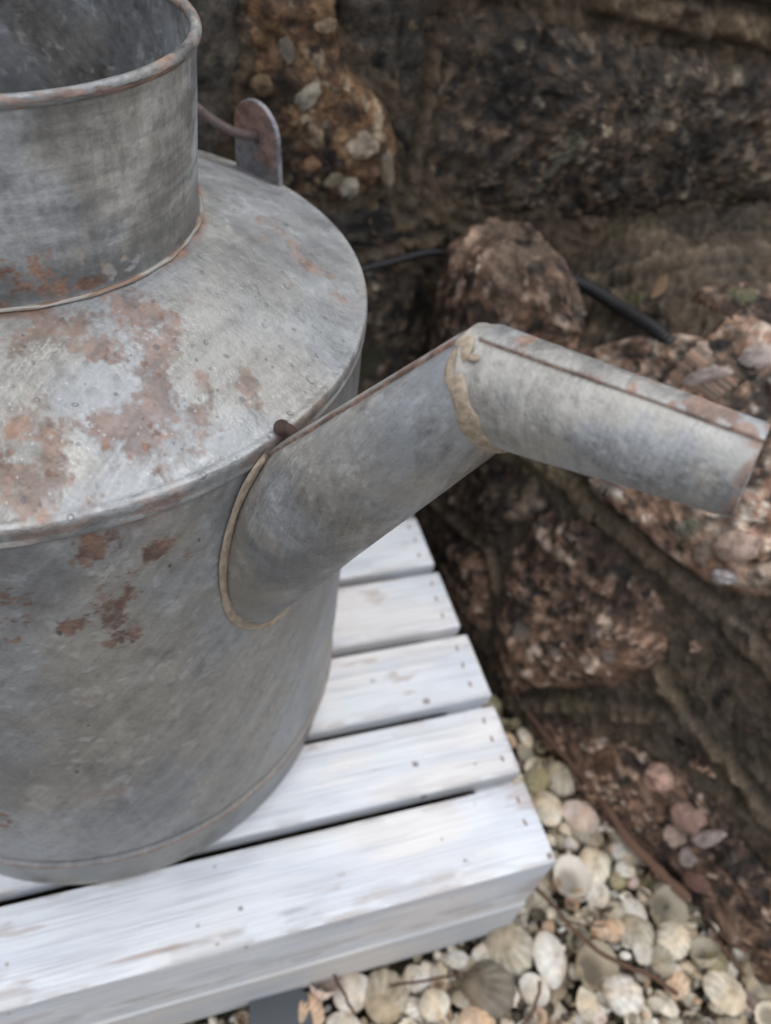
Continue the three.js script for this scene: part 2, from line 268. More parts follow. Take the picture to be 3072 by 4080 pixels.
stone(high, [[0.26, 8.66], [2.1, 8.6], [3.77, 8.32], [5.6, 8.1], [7.2, 7.9], [7.2, 6.3], [5.54, 6.12], [4.09, 6.06], [2.84, 6.0], [1.75, 6.22], [0.54, 6.5], [0.2, 7.13], [0.22, 7.95]], 0.42, DARK, { seed: 11, f: 5.6, amp: 0.17, lump: 0.5, spots: [[2.2, 7.3, 0.17, LICH], [2.12, 7.05, 0.17, LICH], [2.04, 6.82, 0.13, LICH], [1.95, 6.62, 0.12, LICH], [1.6, 6.4, 0.14, [0.2, 0.15, 0.1]], [3.4, 7.6, 0.2, [0.2, 0.17, 0.13]], [1.4, 7.25, 0.14, [0.17, 0.14, 0.1]]] });
stone(high, [[2.3, 10.8], [5.4, 10.8], [5.6, 8.8], [4.6, 8.85], [3.33, 8.97], [2.2, 9.2]], 0.5, SLATY, { seed: 14, f: 5, amp: 0.06, layer: 0.25 });
stone(high, [[-0.9, 10.6], [1.9, 10.6], [1.8, 9.2], [1.2, 8.86], [0.3, 8.95], [-0.7, 9.4]], 0.5, DARK, { seed: 15, f: 5, amp: 0.12 });
stone(high, [[3.5, 4.85], [5.27, 4.95], [7.6, 4.8], [8.2, 3.4], [6.1, 3.2], [3.9, 3.6]], 0.38, REDDARK, { seed: 17, f: 3.6, amp: 0.2, lump: 0.5 });
stone(high, [[-1.3, 5.45], [0.35, 5.42], [0.6, 4.4], [0.5, 3.2], [-1.3, 3.2]], 0.4, DARK, { seed: 19, f: 4.4, amp: 0.16, spots: [[-0.5, 4.2, 0.35, [0.06, 0.065, 0.03]]] });
stone(high, [[-1.6, 6.5], [-0.53, 6.48], [0.1, 6.45], [0.3, 6.05], [-0.7, 5.9], [-1.3, 5.95]], 0.25, SLATY, { seed: 21, f: 5, amp: 0.06 });
stone(high, [[-5.6, 9], [-3.9, 9.2], [-3.9, 6.4], [-4.6, 6], [-5.8, 6.4]], 0.4, DARK, { seed: 22, dens: 0.1 });
stone(high, [[-4.2, 5.9], [-1.7, 6.2], [-1.6, 3.3], [-4, 3]], 0.4, REDDARK, { seed: 23, dens: 0.1 });
stone(high, [[-1.5, 3], [0.6, 3], [0.9, 0.2], [-1.6, 0.2]], 0.35, DARK, { seed: 24, dens: 0.1 });

stone(terrace, [[-1.98, 1.9], [-2.12, 3.2], [-1.15, 3.74], [-0.37, 3.66], [0.42, 3.6], [0.86, 3.0], [0.66, 2.1], [0.0, 1.2], [-0.62, 0.5], [-1.06, 0.85]], 0.42, REDDARK, { seed: 31, f: 4.4, amp: 0.24, lump: 0.4, spots: [[-0.1, 2.6, 0.16, PALE], [0.28, 2.45, 0.11, PALE], [-0.9, 1.75, 0.16, [0.3, 0.24, 0.2]], [-0.35, 1.85, 0.14, [0.3, 0.25, 0.2]]] });
stone(terrace, [[-3.9, 0.95], [-2.55, 1.7], [-2.1, 1.55], [-1.45, 0.86], [-2.1, 0.55], [-3.1, 0.5]], 0.32, REDDARK, { seed: 33, f: 3.8, amp: 0.14 });
stone(terrace, [[-4.3, 1.6], [-3.9, 2.7], [-2.75, 3.6], [-2.1, 3.5], [-2.35, 2.46], [-2.65, 2.0]], 0.34, DARK, { seed: 35, f: 3.8, amp: 0.15 });
const sTop = stone(terrace, [[-2.6, 4.2], [-3.3, 4.6], [-3.5, 5.25], [-2.8, 6.2], [-2.1, 6.7], [-0.7, 7.3], [0.8, 6.6], [1.6, 5.2], [1.4, 4.5], [0.95, 4.13], [-0.05, 4.14], [-1.36, 4.2]], 0.62, PINK, { seed: 37, f: 4.8, amp: 0.22, lump: 0.5, spots: [[-0.3, 4.9, 0.2, LICH], [0.25, 4.6, 0.16, LICH]] });
tag(sTop, 'pinkish granite block at the top of the low wall');
for (const [u, v, a, b, h, t, c] of [[-0.52, 6.6, 0.22, 0.16, 0.3, 0.6, [0.5, 0.42, 0.38]], [-1.49, 6.2, 0.13, 0.09, 0.3, 0, PALE], [-0.85, 6.1, 0.32, 0.1, 0.34, 0.9, [0.5, 0.41, 0.37]], [-0.65, 5.75, 0.13, 0.09, 0.35, 0.2, [0.46, 0.4, 0.4]], [0.77, 4.72, 0.26, 0.18, 0.38, 0.7, [0.44, 0.32, 0.26]], [0.88, 4.42, 0.13, 0.08, 0.36, 0.3, [0.46, 0.42, 0.42]], [0.2, 5.2, 0.16, 0.1, 0.45, 0.3, PALE], [-0.9, 4.55, 0.2, 0.1, 0.35, 0.1, [0.36, 0.25, 0.21]]]) pebble(sTop, terrace, u, v, a, b, h * 0.5, t, c, u * 5 + 1, 0.4);
stone(terrace, [[1.2, 2.9], [1.45, 3.42], [2.4, 3.4], [3.3, 2.7], [3.1, 2.25], [2.49, 2.3], [1.75, 2.5]], 0.1, HOLLOW, { seed: 41, f: 4, amp: 0.1, lump: 0.2 });
const sLow = stone(terrace, [[-0.3, 0.12], [0.15, 0.72], [0.93, 1.3], [1.61, 1.62], [2.53, 1.62], [3.5, 1.3], [4.6, 1.3], [4.6, 0.0], [2.9, -0.1], [1.6, -0.15], [0.35, -0.1]], 0.36, REDDARK, { seed: 43, f: 5, amp: 0.24, lump: 0.4 });
for (const [u, v, a, b, h, t, c] of [[1.74, 1.4, 0.2, 0.16, 0.22, 0.2, [0.5, 0.32, 0.25]], [2.33, 1.22, 0.24, 0.2, 0.16, 0.6, [0.33, 0.21, 0.17]], [2.36, 0.86, 0.16, 0.13, 0.2, 0.1, [0.48, 0.36, 0.3]], [2.66, 1.22, 0.22, 0.08, 0.2, 0.9, PALE], [2.66, 0.75, 0.14, 0.08, 0.2, -0.5, PALE], [1.1, 0.9, 0.16, 0.24, 0.12, 0.2, [0.15, 0.085, 0.05]], [1.6, 0.75, 0.13, 0.1, 0.1, 0.3, [0.1, 0.06, 0.05]], [2.0, 0.5, 0.16, 0.12, 0.12, 0.3, [0.12, 0.075, 0.06]], [2.95, 0.5, 0.2, 0.13, 0.14, 0.3, [0.2, 0.11, 0.085]]]) pebble(sLow, terrace, u, v, a, b, h, t, c, u * 3 + 2);
stone(terrace, [[-3.9, 6.0], [-3.58, 6.5], [-3.2, 6.75], [-3.0, 6.4], [-3.4, 5.95]], 0.26, DARK, { seed: 51, f: 4, amp: 0.16, spots: [[-3.5, 6.3, 0.25, [0.13, 0.125, 0.06]]] });
stone(terrace, [[-3.0, 6.85], [-3.1, 7.4], [-2.9, 8.1], [-1.0, 7.9], [-2.0, 7.2]], 0.26, REDDARK, { seed: 53, f: 4, amp: 0.18, spots: [[-2.6, 7.3, 0.25, [0.2, 0.19, 0.1]]] });
for (const [u, v, a, P, sd] of [[1.02, 3.42, 0.2, REDDARK, 61], [0.95, 1.72, 0.17, DARK, 62], [1.25, 1.95, 0.12, REDDARK, 63], [-0.15, 0.78, 0.13, REDDARK, 64], [0.35, 1.42, 0.12, DARK, 65], [1.5, 3.62, 0.15, DARK, 66], [2.2, 3.62, 0.2, REDDARK, 67], [-2.5, 3.3, 0.14, DARK, 68], [-2.25, 2.2, 0.12, REDDARK, 69], [2.1, 1.9, 0.16, REDDARK, 70], [2.8, 1.82, 0.15, DARK, 71], [1.7, 1.9, 0.1, DARK, 72]]) stone(terrace, [0, 1, 2, 3, 4, 5].map((k) => [u + a * (1.25 + 0.4 * Math.sin(sd + k * 2.3)) * Math.cos(k * 1.047), v + a * (0.85 + 0.3 * Math.sin(sd * 2 + k)) * Math.sin(k * 1.047)]), 0.2, P, { seed: sd, f: 5, amp: 0.1, lump: 0.2, dens: 0.03 });
stone(terrace, [[1.5, 4.15], [1.7, 6.2], [4.4, 6.2], [4.6, 4.1], [3, 4.0]], 0.4, PINK, { seed: 47, dens: 0.08 });
stone(terrace, [[3.8, 3.6], [7, 3.6], [7, 1.7], [5, 1.6], [3.8, 2.2]], 0.4, DARK, { seed: 48, dens: 0.1 });
stone(terrace, [[4.9, 1.2], [8.5, 1.3], [8.5, -0.1], [4.9, -0.1]], 0.4, REDDARK, { seed: 49, dens: 0.1 });

// ================= ROCK wedged in the corner =================
{
  const g = gridGeo(170, 120, (s, t) => {
    const th = s * 2 * Math.PI, ph = t * Math.PI, d = V(Math.cos(th) * Math.sin(ph), Math.cos(ph), Math.sin(th) * Math.sin(ph));
    const box = Math.pow(Math.abs(d.x) ** 3.4 + Math.abs(d.y) ** 3.4 + Math.abs(d.z) ** 3.4, -1 / 3.4);
    const G = granite(d.x * 1.2 + 20, d.y * 1.2, d.z * 1.2, REDDARK, 4.2, 6), k = box * (1 + 0.5 * (fbm(d.x * 1.1 + 3, d.y * 1.1 + 8, d.z * 1.1 + 1, 4) - 0.5));
    let x = d.x * 1.0 * k, y = d.y * 1.3 * k, z = d.z * 0.85 * k; { const q = 0.22 * (G.h - 0.75); x += d.x * q; y += d.y * q; z += d.z * q; }
    y -= 0.34 * ss(0.05, 0.75, x) * ss(0, 0.9, y) + 0.05;
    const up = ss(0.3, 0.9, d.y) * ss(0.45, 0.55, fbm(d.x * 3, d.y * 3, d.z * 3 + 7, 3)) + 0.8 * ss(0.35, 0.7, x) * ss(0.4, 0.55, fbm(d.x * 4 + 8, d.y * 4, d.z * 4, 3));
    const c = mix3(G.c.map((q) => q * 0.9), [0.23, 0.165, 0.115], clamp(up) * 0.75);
    return [1.2 + x, 2.86 + y, -6.2 + z, s * 2, t, c[0], c[1], c[2]];
  }, true);
  tag(obj('rock', g, stoneMat), 'lumpy reddish brown rock sitting in the corner of the wall above the spout', 'rock');
}
// ================= HOSE =================
const tubeAlong = (pts, r, seg, rad = 10, closed = false) => new THREE.TubeGeometry(new THREE.CatmullRomCurve3(pts.map((p) => V(...p)), closed), seg, r, rad, closed);
{
  const c = new THREE.CatmullRomCurve3([[-1.6, 2.8, -6.9], [-0.77, 3.17, -6.9], [-0.24, 3.27, -6.95], [0.27, 3.34, -7.0], [1.0, 3.2, -7.05], [2.0, 2.98, -6.95], [2.62, 2.88, -6.75], [2.88, 2.88, -6.2], [2.97, 2.93, -5.82], [3.06, 2.97, -5.42], [3.14, 2.94, -4.97], [3.3, 2.7, -4.6]].map((p) => V(...p)));
  const n = 700, fr = c.computeFrenetFrames(n, false);
  const g = gridGeo(16, n, (s, t, i, j) => {
    const p = c.getPointAt(t), a = s * 2 * Math.PI, rr = mix(0.055, 0.1, ss(0.42, 0.6, t)) * (1 + 0.05 * Math.sin(t * 520));
    return [p.x + rr * (Math.cos(a) * fr.normals[j].x + Math.sin(a) * fr.binormals[j].x), p.y + rr * (Math.cos(a) * fr.normals[j].y + Math.sin(a) * fr.binormals[j].y), p.z + rr * (Math.cos(a) * fr.normals[j].z + Math.sin(a) * fr.binormals[j].z), s, t];
  });
  tag(obj('garden_hose', g, new THREE.MeshStandardMaterial({ color: new THREE.Color().setRGB(0.014, 0.014, 0.016), roughness: 0.5 })), 'black ribbed hose lying along the wall ledge behind the rock', 'hose');
}
// dead leaf on the ledge
{
  const g = gridGeo(10, 16, (s, t) => { const w = 0.09 * Math.sin(Math.PI * Math.min(1, t * 1.02)) ** 0.8, x = (s - 0.5) * 2 * w; return [x, 0.05 * Math.cos(t * 3) + 0.6 * Math.abs(x), t * 0.55, s, t]; });
  g.rotateY(2.3); g.rotateX(0.7); g.translate(3.05, 3.22, -5.75);
  tag(obj('dead_leaf', g, new THREE.MeshStandardMaterial({ color: new THREE.Color().setRGB(0.14, 0.085, 0.045), roughness: 0.8, side: THREE.DoubleSide })), 'small curled brown dead leaf lying on the wall beside the hose', 'leaf');
}

// ================= CRATE =================
const crate = thing('wooden_crate', 'low slatted wooden crate painted white, standing on shells under the can', 'crate', [-4.4, 0, -3.3]);
const woodTex = paint(1024, 1024, (u, v, o) => {
  const x = u * 9, z = v * 7, n = fbm(x * 0.55, z * 17, 0, 4), n2 = fbm(x * 1.1 + 30, z * 52, 0, 3), b = fbm(x * 0.8 + 9, z * 1.3, 0, 3), f = fbm(x * 10, z * 30, 0, 2);
  let L = 0.845 + 0.09 * (n - 0.5) + 0.04 * (n2 - 0.5); o.c = mix3([L * 0.95, L * 0.985, L * 1.03], [L * 1.0, L * 0.975, L * 0.965], ss(0.4, 0.65, b));
  o.c = mix3(o.c, [0.60, 0.645, 0.73], 0.42 * ss(0.46, 0.68, fbm(x * 0.9 + 21, z * 5 + 40, 0, 4)));
  const rub = ss(0.60, 0.72, n2 * 0.55 + n * 0.25 + 0.32 * fbm(x * 1.2 + 70, z * 2.2, 0, 2)); o.c = mix3(o.c, [0.46, 0.47, 0.51], 0.34 * rub);
  const sc = ss(0.70, 0.80, fbm(x * 3 + 5, z * 9 + 2, 0, 3) * 0.6 + 0.5 * fbm(x * 0.9 + 33, z * 1.6 + 12, 0, 2)); o.c = mix3(o.c, [0.42, 0.31, 0.26], 0.45 * sc);
  const zw = z - 7, xw = x - 9; let d = -xw; for (const c of [0, 0.919, 1.945, 3.028, 4.119, 5.2, 6.2]) d = Math.min(d, Math.abs(zw + c), Math.abs(zw + c + 0.135));
  const worn = (Math.exp(-((d / 0.045) ** 2)) * 0.9 + 0.35 * Math.exp(-((d / 0.22) ** 2))) * ss(0.42, 0.62, fbm(x * 2.4 + 3, z * 7, 0, 4)); o.c = mix3(o.c, mix3([0.40, 0.31, 0.25], [0.42, 0.43, 0.45], vn(x * 3, z * 9)), 0.45 * worn);
  o.rough = 0.55 + 0.25 * n; o.metal = 0; o.h = 0.5 + 0.7 * (n - 0.5) + 0.5 * (n2 - 0.5) + 0.1 * f;
}, (img) => {
  const knot = (x, z, rx, rz, c, w = 0.8) => stamp(img, 9, 7, x + 9, 7 + z, rx, rz, (k, d) => tint(img, k, c, w * (1 - ss(0.35, 1.2, d))));
  knot(-0.82, -2.18, 0.06, 0.045, [0.16, 0.09, 0.07]); knot(-1.2, -1.42, 0.045, 0.04, [0.12, 0.08, 0.06]); knot(-3.4, -0.35, 0.03, 0.025, [0.12, 0.1, 0.07]); knot(-1.4, -2.6, 0.05, 0.03, [0.2, 0.12, 0.08], 0.5);
  knot(-1.0, -0.25, 0.03, 0.02, [0.2, 0.2, 0.2]); knot(-4.3, -0.16, 0.5, 0.03, [0.3, 0.15, 0.08], 0.55); knot(-2.6, -0.45, 0.55, 0.12, [0.5, 0.52, 0.56], 0.3); knot(-2.9, -0.2, 0.18, 0.03, [0.3, 0.3, 0.33], 0.5); knot(-0.55, -2.05, 0.3, 0.06, [0.5, 0.36, 0.29], 0.35);
  const r = rng(77); for (let i = 0; i < 26; i++) knot(-9 * r(), -7 * r(), 0.012 + 0.02 * r(), 0.012 + 0.015 * r(), [0.3, 0.25, 0.2], 0.7);
});
const wood = new THREE.MeshStandardMaterial({ map: woodTex.map, roughnessMap: woodTex.rm, roughness: 1, bumpMap: woodTex.bump, bumpScale: 0.0009 });
const faceTex = paint(1024, 512, (u, v, o) => {
  const x = u * 9, y = v * 3, n = fbm(x * 0.7, y * 14, 0, 4), n2 = fbm(x * 2 + 3, y * 40, 0, 3), b = fbm(x * 1.2 + 9, y * 1.1 + 5, 0, 3);
  const L = 0.66 + 0.16 * (n - 0.5) + 0.10 * (n2 - 0.5) + 0.2 * (b - 0.5); o.c = mix3([L * 0.97, L, L * 1.04], [L * 1.03, L, L * 0.96], ss(0.4, 0.65, b)); o.rough = 0.6; o.metal = 0; o.h = 0.5 + 0.6 * (n - 0.5) + 0.5 * (n2 - 0.5);
});
const faceWood = new THREE.MeshStandardMaterial({ map: faceTex.map, roughness: 0.62, bumpMap: faceTex.bump, bumpScale: 0.0009 });
const OX = -4.4, OZ = -3.3;
function worldUV(g, face = false) {   // uv from position: planks run along x; top by (x, z), fronts by (x, y)
  const p = g.attributes.position, n = g.attributes.normal, uv = new Float32Array(p.count * 2);
  for (let i = 0; i < p.count; i++) { uv[i * 2] = 1 + p.getX(i) / 9; uv[i * 2 + 1] = face ? p.getY(i) / 3 : Math.abs(n.getY(i)) > 0.6 ? 1 + p.getZ(i) / 7 : 1 + (p.getZ(i) + p.getY(i) * 0.7 - 0.3 * Math.sign(p.getZ(i) + 3.3)) / 7; }
  g.setAttribute('uv', new THREE.BufferAttribute(uv, 2)); g.translate(-OX, 0, -OZ); return g;
}
const board = (x0, x1, y0, y1, z0, z1, r = 0.03, face = false) => { const g = new RoundedBoxGeometry(x1 - x0, y1 - y0, z1 - z0, 3, r); g.translate((x0 + x1) / 2, (y0 + y1) / 2, (z0 + z1) / 2); return worldUV(g, face); };
const XL = -8.8, cut = [0, 0.919, 1.945, 3.028, 4.119, 5.2, 6.2], ends = [0, 0.012, 0.04, 0, -0.01, 0.02], GAP = 0.135, T = 0.24;
// the front slat with its deep apron, one moulded piece
{
  const s = new THREE.Shape(); s.moveTo(0.02, -0.02); s.lineTo(0.899, -0.02); s.lineTo(0.899, -T + 0.02); s.lineTo(0.2, -T + 0.02); s.lineTo(0.2, -1.337); s.lineTo(0.02, -1.337); s.closePath();
  const g = new THREE.ExtrudeGeometry(s, { depth: 8.76, bevelEnabled: true, bevelSize: 0.02, bevelThickness: 0.02, bevelSegments: 3 });
  g.rotateY(Math.PI / 2);   // shape x -> -z, depth -> +x
  g.translate(XL + 0.02, 0, 0);
  const f = mergeVertices(g); f.computeVertexNormals();
  obj('slat', worldUV(g), wood, crate);
}
for (let k = 1; k < 6; k++) obj('slat', board(XL, ends[k], -T, 0, -cut[k + 1], -cut[k] - GAP, 0.028), wood, crate);
obj('board', board(XL, -0.01, -2.46, -1.364, -0.22, 0.03, 0.035, true), faceWood, crate);
for (const x of [XL, -0.56]) obj('rail', board(x + 0.02, x + 0.52, -0.6, -T - 0.012, -6.1, -0.24, 0.02), wood, crate);
for (const x of [XL + 0.02, -0.22]) obj('side_board', board(x, x + 0.2, -2.46, -0.62, -6.1, -0.24, 0.02), wood, crate);
obj('back_board', board(XL, -0.02, -2.46, -T - 0.012, -6.2, -6.02, 0.02), wood, crate);
{
  const nailMat = new THREE.MeshStandardMaterial({ color: new THREE.Color().setRGB(0.33, 0.24, 0.19), roughness: 0.8 }), rd = rng(5);
  const ng = new RoundedBoxGeometry(0.03, 0.012, 0.075, 2, 0.006); ng.scale(U, U, U); ng.userData.scaled = true;
  for (let k = 0; k < 6; k++) for (const f of [0.22, 0.52, 0.8]) {
    if (k === 0 && f === 0.22) continue;
    const a = cut[k] + (k ? GAP : 0), b = cut[k + 1], m = obj('staple', ng, nailMat, crate);
    m.position.set((-0.15 - 0.05 * rd() - OX) * U, 0.003 * U, (-(a + (b - a) * f) - OZ) * U); m.rotation.y = 0.5 * (rd() - 0.5);
  }
  const m = obj('nail', new THREE.CylinderGeometry(0.03, 0.03, 0.012, 12), nailMat, crate); m.position.set((-0.06 - OX) * U, 0.003 * U, (-0.07 - OZ) * U);
}

// ================= CAN =================
const CX = -4.4236, CZ = -3.3778;
const can = thing('metal_can', 'old galvanised metal can with open neck, rust patches and elbowed spout, standing on white slats', 'can', [CX, 0, CZ]);
// profile [r, y] swept round the axis; uv = (angle, height); a = -90..270 degrees
function revolve(prof, nSeg, sub, uvf, wave = 0, a0 = -90, a1 = 270) {
  const c = new THREE.CatmullRomCurve3(prof.map(([r, y]) => V(r, y, 0)), false, 'centripetal'), n = sub * (prof.length - 1);
  return gridGeo(nSeg, n, (s, t) => {
    const p = c.getPoint(t), a = R(a0 + (a1 - a0) * s), w = wave * (fbm(Math.cos(a) * 1.8 + 5, Math.sin(a) * 1.8, p.y * 0.9 + 2.2, 3) - 0.5), r = p.x + w;
    return [r * Math.cos(a), p.y + w * 0.5, r * Math.sin(a), ...uvf(s, p.y, a, r)];
  });
}
const A2 = (deg) => (deg + 90) / 360;
const bodyW = 2 * Math.PI * 2.55, BH = 5.6;
const bodyRust = [[81.1, 5.17, 0.09, 0.16], [80.6, 4.63, 0.10, 0.18], [80, 4.85, 0.03, 0.12, 0.8], [79.6, 4.22, 0.09, 0.08], [72.9, 4.96, 0.08, 0.06], [68.9, 4.81, 0.04, 0.06], [92.2, 4.67, 0.18, 0.11], [97, 4.9, 0.15, 0.2], [86.3, 4.52, 0.12, 0.06], [108, 1.88, 0.08, 0.16, 0.8], [60.5, 5.1, 0.04, 0.07], [99, 5.1, 0.1, 0.1], [115, 4.6, 0.2, 0.16], [140, 3.5, 0.2, 0.2], [20, 4.3, 0.1, 0.2]].map(([a, y, rx, ry, w]) => [A2(a) * bodyW, y, rx * 1.25, ry * 1.25, w]);
const pinkish = [[86.4, 3.65, 0.16, 0.1], [89.6, 2.23, 0.26, 0.08], [84, 2.2, 0.15, 0.08], [18, 1.2, 0.08, 0.6], [12, 1.8, 0.06, 0.5]].map(([a, y, rx, ry]) => [A2(a) * bodyW, y, rx, ry]);
const bodyTex = paint(2048, 1024, (u, v, o) => {
  const a = u * bodyW, y = v * BH;
  zinc(a, y, o, { dir: -0.9, lum: 1.22, seed: 1, con: 0.40, rub: 0.6 });
  const dk = ss(0.5, 0.66, fbm(a * 1.1 + 12, y * 0.75 + 30, 0, 4)); o.c = mix3(o.c, [0.10, 0.105, 0.115], 0.38 * dk);
  const vs = ss(0.55, 0.75, fbm(a * 4 + 60, y * 0.35, 0, 3)); o.c = mix3(o.c, [0.30, 0.30, 0.29], 0.5 * vs * (1 - ss(6.4, 7.6, a)));  // pale brushed streaks; the soft highlight on this side is painted into the colour
  o.c = mix3(o.c, [0.26, 0.16, 0.13], 0.3 * patch(pinkish, a, y, 0.7));
  const band = ss(0.15, 0, Math.abs(y - 0.2)) * 0; o.c = o.c.map((q) => q * (1 + band));
  { const m = patch(bodyRust, a, y, 1.25); rust(o, a, y, 0.9 * m); o.c = o.c.map((q) => q * (1 - 0.3 * m)); }
  if (y < 0.72) { o.c = mix3(o.c, [0.27, 0.275, 0.26], 0.4); }
  o.c = mix3(o.c, [0.035, 0.03, 0.025], 0.95 * ss(0.075, 0.02, Math.abs(y - 0.715))); rust(o, a, y, (0.65 + 0.35 * ss(0.3, 0.6, vn(a * 2.2, 7))) * ss(0.04, 0.01, Math.abs(y - 0.767))); o.c = mix3(o.c, [0.06, 0.05, 0.045], 0.55 * ss(0.05, 0.0, Math.abs(y - 0.835)));  // rusty seam bead; the groove shadow beside it is painted as dark lines
  rust(o, a, y, 0.6 * ss(0.05, 0, y));
  rust(o, a, y, 0.5 * ss(5.1, 5.28, y) * ss(0.5, 0.65, fbm(a * 4, 3, 0, 3)));
}, (img) => {
  const r = rng(31);
  for (let i = 0; i < 40; i++) { const x = bodyW * (0.25 + 0.5 * r()), y = 0.8 + 4.4 * r(), s = 0.008 + 0.022 * r() ** 2; stamp(img, bodyW, BH, x, y, s * 0.8, s * (1 + r()), (k, d) => tint(img, k, r() < 0.02 ? [0.1, 0.1, 0.1] : [0.07, 0.075, 0.075], 0.75 * (1 - ss(0.7, 1.2, d)))); }
  for (let i = 0; i < 260; i++) { let x = bodyW * (0.25 + 0.5 * r()), y = 0.8 + 4.4 * r(); const dx = 0.01 * (r() - 0.3), dy = 0.012 * (r() - 0.5) + 0.006, n = 8 + 30 * r(), w = 0.10 + 0.25 * r(); for (let q = 0; q < n; q++, x += dx, y += dy) stamp(img, bodyW, BH, x, y, 0.007, 0.007, (k) => tint(img, k, [0.42, 0.42, 0.42], w * 0.5)); }
});
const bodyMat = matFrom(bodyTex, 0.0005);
const bodyUV = (s, y) => [s, y / BH];
{
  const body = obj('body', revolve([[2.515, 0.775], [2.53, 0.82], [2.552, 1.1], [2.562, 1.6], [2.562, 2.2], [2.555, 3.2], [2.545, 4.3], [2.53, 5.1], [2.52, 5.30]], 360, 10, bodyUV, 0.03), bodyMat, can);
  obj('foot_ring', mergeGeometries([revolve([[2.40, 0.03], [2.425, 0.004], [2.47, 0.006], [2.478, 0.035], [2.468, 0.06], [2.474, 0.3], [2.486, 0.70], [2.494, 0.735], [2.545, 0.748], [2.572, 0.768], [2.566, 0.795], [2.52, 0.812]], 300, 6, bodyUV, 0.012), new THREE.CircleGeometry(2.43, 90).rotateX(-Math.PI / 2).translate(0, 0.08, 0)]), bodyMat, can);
  void body;
}
// shoulder: a shallow dome with a rolled lip
const DW = 5.4;
const domeRust = [[0.47, 1.38, 0.12, 0.12], [0.76, 1.33, 0.28, 0.18], [0.91, 1.49, 0.16, 0.2], [0.84, 1.71, 0.2, 0.22], [0.6, 1.56, 0.18, 0.13], [0.24, 1.5, 0.14, 0.13], [0.08, 1.98, 0.1, 0.14], [1.13, 1.67, 0.05, 0.05], [1.4, 1.7, 0.1, 0.1], [0.7, 2.09, 0.2, 0.24], [0.15, 2.31, 0.2, 0.2], [0.24, 2.2, 0.14, 0.17], [0.94, 1.95, 0.16, 0.13], [0.58, 1.98, 0.1, 0.13], [0.91, 1.84, 0.1, 0.08], [2.02, 0.37, 0.17, 0.19], [1.87, 0.05, 0.11, 0.1], [2.2, 0.6, 0.08, 0.2], [-1, 1.9, 0.3, 0.3], [1.62, 1.95, 0.1, 0.05, 0.9], [0.5, 2.4, 0.2, 0.06, 0.8]].map(([x, z, a, b, w]) => [x, z, a * 1.0, b * 1.0, w]);
const domeTex = paint(1024, 1024, (u, v, o) => {
  const x = (u - 0.5) * DW, z = (v - 0.5) * DW, r = Math.hypot(x, z), th = Math.atan2(z, x);
  zinc(x * 1.1 + 20, z * 1.1 + 9, o, { dir: -0.85, lum: 1.14, seed: 4, rub: 0.75, con: 0.55 });
  const pale = ss(0.42, 0.62, fbm(x * 1.2 + 33, z * 1.2 + 3, 0, 3)) * ss(0.6, 1.6, x * 0.8 + 0.2); o.c = mix3(o.c, [0.41, 0.415, 0.41], 0.4 * pale);
  rust(o, x, z, 0.6 * patch(domeRust, x, z, 1.3));
  rust(o, x, z, 0.5 * patch([[0.08, 1.98, 0.22, 0.2]], x, z, 0.6));
  { const sp = patch(domeRust, x, z, 1.3); if (sp > 0.1) rust(o, x, z, 0.8 * sp * ss(0.72, 0.84, fbm(x * 16 + 9, z * 16, 0, 3) + 0.25 * (vn(x * 45, z * 45) - 0.3))); }
  if (r < 1.42) rust(o, x, z, ss(1.40, 1.33, r + 0.05 * (fbm(th * 9, 2, 0, 3) - 0.5)) * ss(0.35, 0.55, fbm(th * 4 + 4, 7, 0, 3)));
  if (r > 2.3) { const e = ss(2.46, 2.49, r) * ss(2.56, 2.52, r) * ss(0.45, 0.62, fbm(th * 12, r * 6, 0, 4)); o.c = mix3(o.c, [0.52, 0.52, 0.51], 0.5 * e); o.c = mix3(o.c, [0.11, 0.11, 0.115], 0.45 * ss(2.50, 2.58, r) * ss(0.4, 0.6, fbm(th * 7 + 9, 4, 0, 3))); const wt = ss(2.585, 2.60, r) * ss(0.5, 0.62, fbm(th * 5 + 2.6, 8, 0, 4)); o.c = mix3(o.c, [0.62, 0.61, 0.59], 0.7 * wt); rust(o, x, z, 0.55 * ss(2.47, 2.53, r) * ss(0.48, 0.66, fbm(th * 9 + 40, r * 9, 0, 4))); }
}, (img) => {
  const r = rng(9);
  for (let i = 0; i < 300; i++) {
    const a = R(-80 + 240 * r()), q = 1.35 + 1.15 * Math.sqrt(r()), x = q * Math.cos(a) + DW / 2, z = q * Math.sin(a) + DW / 2, s = 0.008 + 0.017 * r() ** 2, ring = r() < 0.5, t = 0.2 + 0.4 * r(), ca = 0.6 + 0.9 * r();
    stamp(img, DW, DW, x, z, s, s * ca, (k, d) => { const w = ring ? Math.exp(-(((d - 0.75) / 0.25) ** 2)) : 1 - ss(0.6, 1.2, d); tint(img, k, [0.07, 0.075, 0.08], t * w); img.ht[k] += 0.35 * (1 - ss(0.4, 1, d)) * (ring ? 1 : -0.4); });
  }
  for (let i = 0; i < 420; i++) { const a = R(-80 + 240 * r()), q = 1.3 + 1.2 * Math.sqrt(r()); stamp(img, DW, DW, q * Math.cos(a) + DW / 2, q * Math.sin(a) + DW / 2, 0.006, 0.006, (k) => { tint(img, k, [0.6, 0.6, 0.58], 0.35); }); }
});
const domeMat = matFrom(domeTex, 0.0006);
